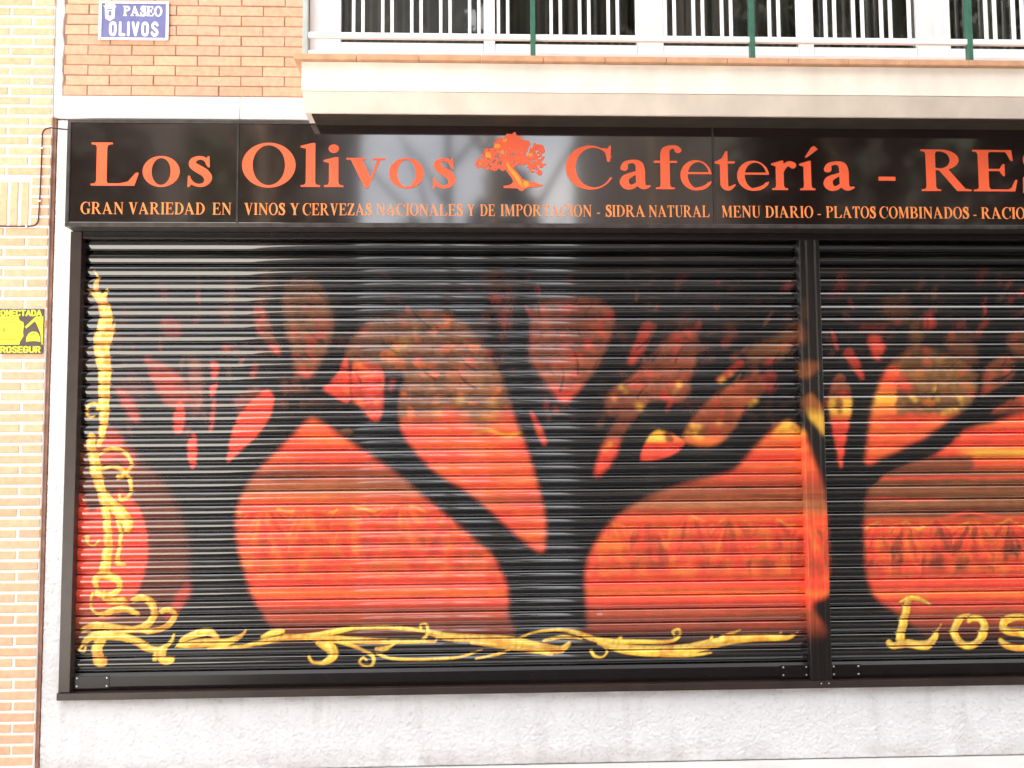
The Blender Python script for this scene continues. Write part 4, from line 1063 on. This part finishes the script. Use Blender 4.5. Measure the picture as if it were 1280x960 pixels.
for P in [
    [(116, 338, .8), (120, 346, 2.5), (118, 356, 4), (118, 364, 4.5), (124, 374, 7.5), (130, 390, 9), (129, 408, 11), (125, 425, 12), (126, 445, 11), (129, 465, 9.5), (128, 480, 8.5), (128, 500, 8), (128, 520, 7), (126, 540, 5), (122, 556, 4)],
    [(107, 361, .8), (114, 365, 3), (120, 370, 5)], [(132, 359, .8), (130, 366, 3), (127, 372, 5)], [(142, 403, .8), (138, 412, 3), (132, 418, 5)], [(140, 415, .8), (136, 424, 3), (130, 430, 5)],
    [(116, 520, 1.5), (110, 521, 2.2), (106, 514, 2.2), (110, 506, 2.8), (119, 505, 3), (124, 514, 3)], [(118, 513, 1.5), (121, 508, 1.5)],
    [(112, 546, 6), (112, 560, 7), (116, 575, 7.5), (118, 590, 8.5), (122, 605, 7), (126, 620, 6.5), (130, 640, 6), (132, 660, 6), (133, 680, 6.5), (131, 698, 8), (129, 712, 8)],
    [(122, 568, 3), (133, 561, 3), (148, 562, 3.2), (159, 571, 3), (162, 583, 3), (155, 592, 3)],
    [(126, 586, 3), (140, 583, 3.5), (154, 590, 3.5), (162, 606, 3), (159, 620, 3), (150, 625, 3), (147, 619, 2.2)], [(152, 594, 3), (146, 597, 4)],
    [(126, 615, 5), (138, 630, 7), (150, 643, 9), (158, 655, 8), (156, 664, 4)],
    [(144, 648, 3), (149, 668, 3), (147, 688, 3), (145, 703, 4), (154, 706, 2.5)],
    [(107, 672, 4), (108, 680, 2), (115, 683, 2), (122, 676, 2)],
    [(118, 735, 3.5), (117, 725, 5), (125, 719, 6), (138, 722, 6), (147, 728, 5), (144, 740, 4), (130, 745, 5), (119, 742, 4)],
    [(114, 742, 2.2), (111, 754, 2.4), (116, 766, 3), (125, 769, 4), (140, 764, 5), (155, 762, 5), (169, 768, 4)], [(128, 740, 2), (128, 750, 3), (138, 752, 5), (152, 751, 5)],
    [(164, 751, 4), (175, 748, 5), (186, 753, 5.5), (191, 765, 5), (186, 778, 5.5), (175, 785, 5), (162, 788, 4)], [(200, 765, 4), (210, 763, 4), (216, 770, 4.5), (211, 780, 4.5), (199, 787, 4), (183, 790, 4)],
    [(102, 788, 4), (115, 783, 5.5), (130, 784, 5.5), (150, 787, 5.5), (165, 788, 4), (180, 790, 3)],
    [(98, 812, 1.5), (104, 803, 4), (115, 796, 6), (130, 795, 6), (150, 797, 6), (170, 803, 6), (185, 812, 5), (200, 812, 4), (212, 803, 3), (216, 794, 1.5)],
    [(128, 795, 7), (120, 808, 8), (120, 820, 8), (122, 827, 8), (127, 829, 6)], [(203, 812, 5), (200, 822, 6), (206, 827, 6), (213, 826, 4)], [(195, 815, 5), (192, 824, 4)],
    [(97, 813, 2), (103, 815, 2), (105, 810, 1.5)],
    [(218, 810, .8), (228, 800, 4), (245, 793, 5.5), (260, 791, 5), (270, 797, 3.5)], [(222, 808, 3), (240, 806, 5.5), (260, 804, 6.5), (280, 804, 5.5), (298, 797, 3.5), (306, 789, 1.5)],
    [(258, 811, 1.5), (300, 809, 2.5), (320, 805, 3.5), (345, 800, 4.5), (370, 798, 5), (395, 795, 4.5), (420, 790, 4), (445, 786, 3), (480, 785, 3.5), (510, 787, 3), (530, 790, 2)],
    [(327, 797, 3), (340, 792, 4.5), (353, 790, 3)], [(355, 796, 3), (380, 798, 4.5), (420, 800, 5.5), (460, 802, 4.5), (500, 803, 3.5), (540, 803, 2)],
    [(398, 804, 5), (412, 811, 8.5), (415, 821, 7), (405, 829, 4), (391, 829, 2.5), (385, 822, 2)], [(418, 802, 3), (440, 808, 3), (455, 815, 3), (466, 822, 3), (465, 832, 2.4), (456, 834, 2), (449, 829, 2), (453, 823, 1.6), (458, 826, 1.4)],
    [(470, 812, 3), (480, 812, 4), (493, 806, 1)], [(470, 818, 2), (490, 824, 2.2), (530, 825, 2.2), (575, 822, 2), (603, 813, 1)], [(595, 824, 1.5), (625, 818, 2), (640, 812, 2)],
    [(526, 787, 2), (526, 782, 2.5), (533, 782, 2.5), (534, 793, 2.5), (528, 801, 3)], [(530, 803, 2), (543, 803, 2), (546, 799, 1.5)],
    [(535, 791, 4), (560, 797, 6), (600, 799, 6), (640, 802, 6.5), (670, 809, 7), (700, 813, 6), (712, 805, 3)], [(590, 804, 3), (650, 812, 4), (690, 818, 3)],
    [(648, 799, 1.5), (670, 791, 2), (700, 788, 2.5), (725, 793, 4), (745, 800, 4), (770, 803, 4), (800, 803, 3.5), (835, 803, 3), (850, 797, 2.2), (850, 788, 2.5), (842, 790, 2.2), (845, 796, 1.6)],
    [(680, 802, 2), (705, 797, 3), (728, 800, 1)],
    [(750, 804, 4), (780, 812, 7), (820, 815, 8), (855, 813, 8), (890, 806, 7.5), (920, 800, 6.5), (950, 798, 5.5), (975, 798, 4.5), (990, 797, 3), (999, 791, 1)],
    [(898, 801, 3), (915, 793, 3), (927, 788, 1)], [(960, 795, 3), (975, 797, 2), (978, 791, 1)], [(740, 815, 3), (744, 821, 2.4), (754, 822, 1.6), (760, 815, 1.6), (755, 810, 1.2)],
    [(798, 815, 5), (812, 819, 3)], [(828, 819, 4), (862, 820, 3), (890, 817, 1.5)], [(775, 800, 3), (778, 797, 2)], [(890, 800, 3), (892, 796, 1)],
    # lettering on the right shutter
    [(1128, 753, 2.5), (1140, 748, 4), (1150, 749, 4), (1160, 753, 3), (1168, 758, .8)], [(1138, 752, 5), (1135, 764, 6), (1131, 780, 6.5), (1127, 800, 6.5)], [(1113, 804, 4.5), (1119, 808, 5), (1135, 805, 6), (1150, 807, 6.5), (1163, 806, 7), (1171, 797, 4.5), (1175, 788, 2.5), (1179, 780, .8)],
    [(1214, 769, 2.5), (1203, 774, 5), (1196, 786, 6), (1197, 797, 6), (1205, 806, 5.5), (1216, 808, 5), (1227, 801, 6), (1233, 788, 6.5), (1230, 776, 5.5), (1220, 773, 5), (1213, 778, 2.5)],
    [(1290, 776, 4), (1278, 772, 5.5), (1262, 775, 6), (1256, 783, 6), (1263, 790, 5.5), (1280, 792, 6), (1296, 797, 6), (1294, 807, 5), (1280, 811, 4.5), (1262, 808, 5), (1253, 801, 3.5)]]:
    gilt(P)
tone = fbm(GU / 12, GV / 9, 401, 3)
gc = mixc(GLO, GLD, tone * 2.4 - .5); gc = mixc(gc, LEM, np.clip(LIT, 0, 1) * .95 * np.clip(tone * 2 - .2, .3, 1))
vein = np.clip((fbm((GU + GV * .3) / 3.2, GV / 9, 431, 2) - .60) * 6, 0, 1)
gc = mixc(gc, GLO * .8, vein * .45)
lay((slice(None), slice(None)), OUT * .8, np.broadcast_to(DRK * .4, OUT.shape + (3,)))
lay((slice(None), slice(None)), INN, gc)
ART = np.clip(ART, 0, 1)

def art_at(X, Z):
    fx = np.clip((X - CX0) / CP - .5, 0, NW - 1.001); fz = np.clip((Z - CZ0) / CP - .5, 0, NH - 1.001)
    i = fx.astype(int); j = fz.astype(int); a = (fx - i)[..., None]; b = (fz - j)[..., None]
    c_ = (ART[j, i] * (1 - a) + ART[j, i + 1] * a) * (1 - b) + (ART[j + 1, i] * (1 - a) + ART[j + 1, i + 1] * a) * b
    return np.concatenate([c_, np.ones(c_.shape[:-1] + (1,))], -1)

M['slat'] = vmat("painted_steel_slats", rough=.30, spec=.12, coat=1.0, coat_rough=.05, coat_ior=1.84, var=.06, vscale=14, stretch=(1, 1, 8), rvar=.25)
M['post_paint'] = vmat("painted_steel_post", rough=.32, spec=.3, coat=.4, coat_rough=.15, var=.12, vscale=14, stretch=(6, 1, 1))

# ------------------------------------------------------------------ shutter frame and the two roller shutters
PITCH = .0747
ZB0, ZT0 = .524, 2.925
def slat_profile():
    t = []; y = []
    t += [0, .012, .022, .100, .110]; y += [.008, .028, .032, .032, .006]
    for k in range(5):
        a = k / 4; t.append(.115 + .055 * a); y.append(.0015 - .0045 * math.sin(math.pi * (.12 + .8 * a)))
    t.append(.178); y.append(.003)
    for k in range(13):
        a = k / 12; t.append(.19 + .785 * a); y.append(.004 - .0114 * math.sin(math.pi * (.06 + .88 * a)) ** .9)
    t.append(.99); y.append(.009)
    return np.array(t), np.array(y)
def shutter(x0, x1, label, pl_x):
    s = thing("roller_shutter", label, "shutter", "painted roller shutters of the cafe front")
    tt, yy = slat_profile()
    n = int((ZT0 - ZB0) / PITCH) + 1
    zs = (ZB0 + PITCH * (np.arange(n)[:, None] + tt[None, :])).ravel()
    ys = np.tile(yy, n) + .028
    rj = np.repeat(RNG.normal(0, .0009, n), len(tt)); ys = ys + rj
    keep = zs < 2.962; zs = zs[keep]; ys = ys[keep]
    xs = np.arange(x0, x1 + .003, .006)
    X, Z = np.meshgrid(xs, zs); Y = np.repeat(ys[:, None], len(xs), 1)
    tilt = np.repeat(RNG.normal(0, .0018, n), len(tt))[keep]          # slats do not sit perfectly true
    Y = Y + .0012 * np.sin(X * 2.1 + np.repeat(RNG.random(n) * 6, len(tt))[keep][:, None]) + (Z - np.repeat(ZB0 + PITCH * (np.arange(n) + .5), len(tt))[keep][:, None]) * (tilt * 14)[:, None]
    for k in range(9):                                               # shallow knocks
        dx, dz = RNG.uniform(x0, x1), RNG.uniform(.6, 2.3); r = RNG.uniform(.05, .12)
        Y = Y + RNG.uniform(.001, .0028) * np.exp(-((X - dx) / r) ** 2 - ((Z - dz) / (r * .6)) ** 2)
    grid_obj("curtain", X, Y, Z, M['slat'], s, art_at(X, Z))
    b = MB().prism([(.012, .434), (.048, .434), (.048, .5225), (.020, .5225), (.008, .505), (.008, .452)], x0 - .01, x1 + .01)
    b.build("bottom_bar", M['bar'], s)
    for a, w in pl_x:
        cp = MB().box(a, a + w, .0045, .0082, .444, .510, .001).build("corner_plate", M['bar'], s)
        for rx in (a + .018, a + w - .012):
            for rz in (.456, .499): MB().dome((rx, .0045, rz), .0055, .004).build("rivet", M['steel'], cp)
    return s
shutter(-2.172, 1.892, "wide roller shutter painted with a large black tree at red sunset and gold scrollwork", [(-2.150, .19), (1.716, .16)])
shutter(1.982, 4.06, "partly seen roller shutter at the right, painted with a smaller tree and gold letters", [(2.000, .17)])

sf = thing("shutter_frame", "brown black steel frame round the painted shutters with a painted middle post", "frame")
MB().box(-2.2145, -2.1535, -.034, .05, .432, 2.943, .003).build("jamb", M['frame'], sf)
MB().box(-2.220, 4.10, -.042, .05, .392, .4305, .003).build("sill_rail", M['frame'], sf)
MB().box(-2.152, 4.10, -.028, .10, 2.905, 2.943, .003).build("head_rail", M['bar'], sf)
MB().box(4.00, 4.10, -.034, .05, .432, 2.904, .003).build("jamb", M['frame'], sf)
xs = np.array([1.8790, 1.8792, 1.881] + list(np.arange(1.886, 1.990, .006)) + [1.9935, 1.9953, 1.9955])
zs = np.concatenate([[.4312, .434], np.arange(.44, 2.90, .006), [2.9035]])
X, Z = np.meshgrid(xs, zs); Y = np.full(X.shape, -.034)
Y[:, 0] = .05; Y[:, -1] = .05; Y[:, 1] = -.0325; Y[:, -2] = -.0325
for cx in (1.912, 1.962): Y += .004 * np.exp(-((X - cx) / .004) ** 2) * ((Y < -.03))
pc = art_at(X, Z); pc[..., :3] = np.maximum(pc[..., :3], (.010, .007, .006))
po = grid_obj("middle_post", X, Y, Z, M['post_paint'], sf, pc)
for x in (1.93, 1.972): MB().dome((x, -.042, .418), .004, .003).build("screw", M['steel'], sf)

# ------------------------------------------------------------------ across the street (unseen, placed and sized for reflections and shade)
def tree(x, y, h, r, mat, label, n, seed, zc=.64, zr=.33):
    rnd = np.random.default_rng(seed)
    t = thing("street_tree", label, "tree", "trees across the street", (x, y, -.15))
    bend = rnd.normal(0, .15, 2)
    mb = MB().tube([(0, 0, 0), (bend[0] * .4, bend[1] * .4, h * .25), (bend[0], bend[1], h * .55), (bend[0] * 1.2, bend[1] * 1.2, h * .85)], [.2, .16, .11, .03], 9)
    for k in range(6):
        a = k * 1.1 + rnd.random(); z0 = h * (.3 + .07 * k)
        mb.tube([(bend[0] * .7, bend[1] * .7, z0), (math.cos(a) * r * .4, math.sin(a) * r * .4, z0 + h * .12), (math.cos(a) * r * .75, math.sin(a) * r * .75, z0 + h * .2)], [.08, .05, .015], 6)
    mb.build("trunk", M['bark'], t)
    cl = []
    for k in range(26):
        d = rnd.normal(size=3); d /= np.linalg.norm(d); q = rnd.random() ** .45
        cl.append((d[0] * r * q * .85, d[1] * r * q * .85, h * zc + d[2] * h * zr * q, (r if zr > .2 else r * .55) * rnd.uniform(.2, .42)))
    V = []; F = []
    for k in range(n):
        c_ = cl[rnd.integers(len(cl))]; d = rnd.normal(size=3); d /= np.linalg.norm(d)
        p = np.array(c_[:3]) + d * c_[3] * rnd.random() ** .5
        u = rnd.normal(size=3); u /= np.linalg.norm(u); w = np.cross(u, rnd.normal(size=3)); w /= np.linalg.norm(w) + 1e-9
        s_ = rnd.uniform(.13, .28)
        b = len(V); V += [p - u * s_, p + w * s_ * .5, p + u * s_, p - w * s_ * .5]; F.append((b, b + 1, b + 2, b + 3))
    mesh_obj("crown", V, F, mat, t)
for a in [(-19, -22, 14.0, 4.2, M['leaf2'], "tall mid green tree across the street, far left", 5000, 1),
          (-11.5, -21, 13.0, 3.8, M['leaf'], "round dark tree across the street, second from left", 6000, 2),
          (-5.6, -20, 12.0, 2.6, M['leaf2'], "slim mid green tree across the street, third from left", 5000, 3),
          (1.5, -22, 10.0, 1.6, M['leaf2'], "small slim tree across the street, behind the camera", 3500, 7),
          (-2.1, -24, 9.6, 1.3, M['leaf'], "smallest dark tree across the street, left of the slim one", 3500, 8),  # added to break up the pale sign reflection
          (-.4, -19, 15.5, 4.8, M['leaf'], "umbrella pine with a bare trunk across the street, behind the camera", 14000, 9, .84, .13),  # pines added to keep high sky out of the centre slats' reflections
          (-4.6, -17, 17.5, 4.0, M['leaf'], "umbrella pine across the street, leftmost of the pines", 12000, 11, .84, .13),
          (4.0, -16, 17.0, 3.6, M['leaf'], "umbrella pine across the street, rightmost of the pines", 12000, 12, .84, .13),
          (.6, -15, 18.0, 4.4, M['leaf'], "taller umbrella pine across the street, nearer the kerb than the other pine", 14000, 10, .84, .13),
          (7.2, -11.5, 13.0, 3.2, M['leaf'], "broad dark tree across the street, right of the camera", 14000, 4),  # right-hand trees set close and tall to dim the slat highlights
          (12.0, -10.0, 14.5, 4.2, M['leaf'], "tall dense dark tree across the street, middle right", 16000, 5),
          (19.0, -11, 15.0, 4.6, M['leaf'], "tallest dense dark tree across the street, far right", 14000, 6)]:
    tree(*a)

farm = pmat("brown_brick_far", (.045, .036, .031), .9, var=.2, scale=2)
for bx, x0, x1, h, lab in [(20, -15, 34, 42, "added unseen long brown brick block of flats across the street, right of the gap"), (-20, -40, 14.8, 27, "added unseen long brown brick block of flats across the street, left of the gap")]:  # added out of view, raised high to keep sky out of slat reflections
    hb = thing("added_flats", lab, "building", "added blocks of flats across the street", loc=(bx, -34, -.15))
    MB().box(x0, x1, -8, 0, 0, h).build("wall", farm, hb)
    for fl in range(int(h / 3.2)):
        for k in range(10):
            x = x0 + 2 + k * 4.4
            MB().box(x, x + 1.4, .002, .05, 1.2 + fl * 3.1, 2.7 + fl * 3.1).build("window", M['room'], hb)
hg = thing("hedge", "added unseen long dark clipped hedge across the street, under the trees", "hedge", loc=(0, -25, -.15))  # added to close the bright gap below the crowns in reflections
rnd = np.random.default_rng(77); V = []; F = []
for k in range(16000):
    p = np.array((rnd.uniform(-3, 30), rnd.uniform(-.7, .7), rnd.uniform(0, 2.6)))
    u = rnd.normal(size=3); u /= np.linalg.norm(u); w = np.cross(u, rnd.normal(size=3)); w /= np.linalg.norm(w) + 1e-9
    b = len(V); V += [p - u * .12, p + w * .07, p + u * .12, p - w * .07]; F.append((b, b + 1, b + 2, b + 3))
mesh_obj("foliage", V, F, M['leaf'], hg)
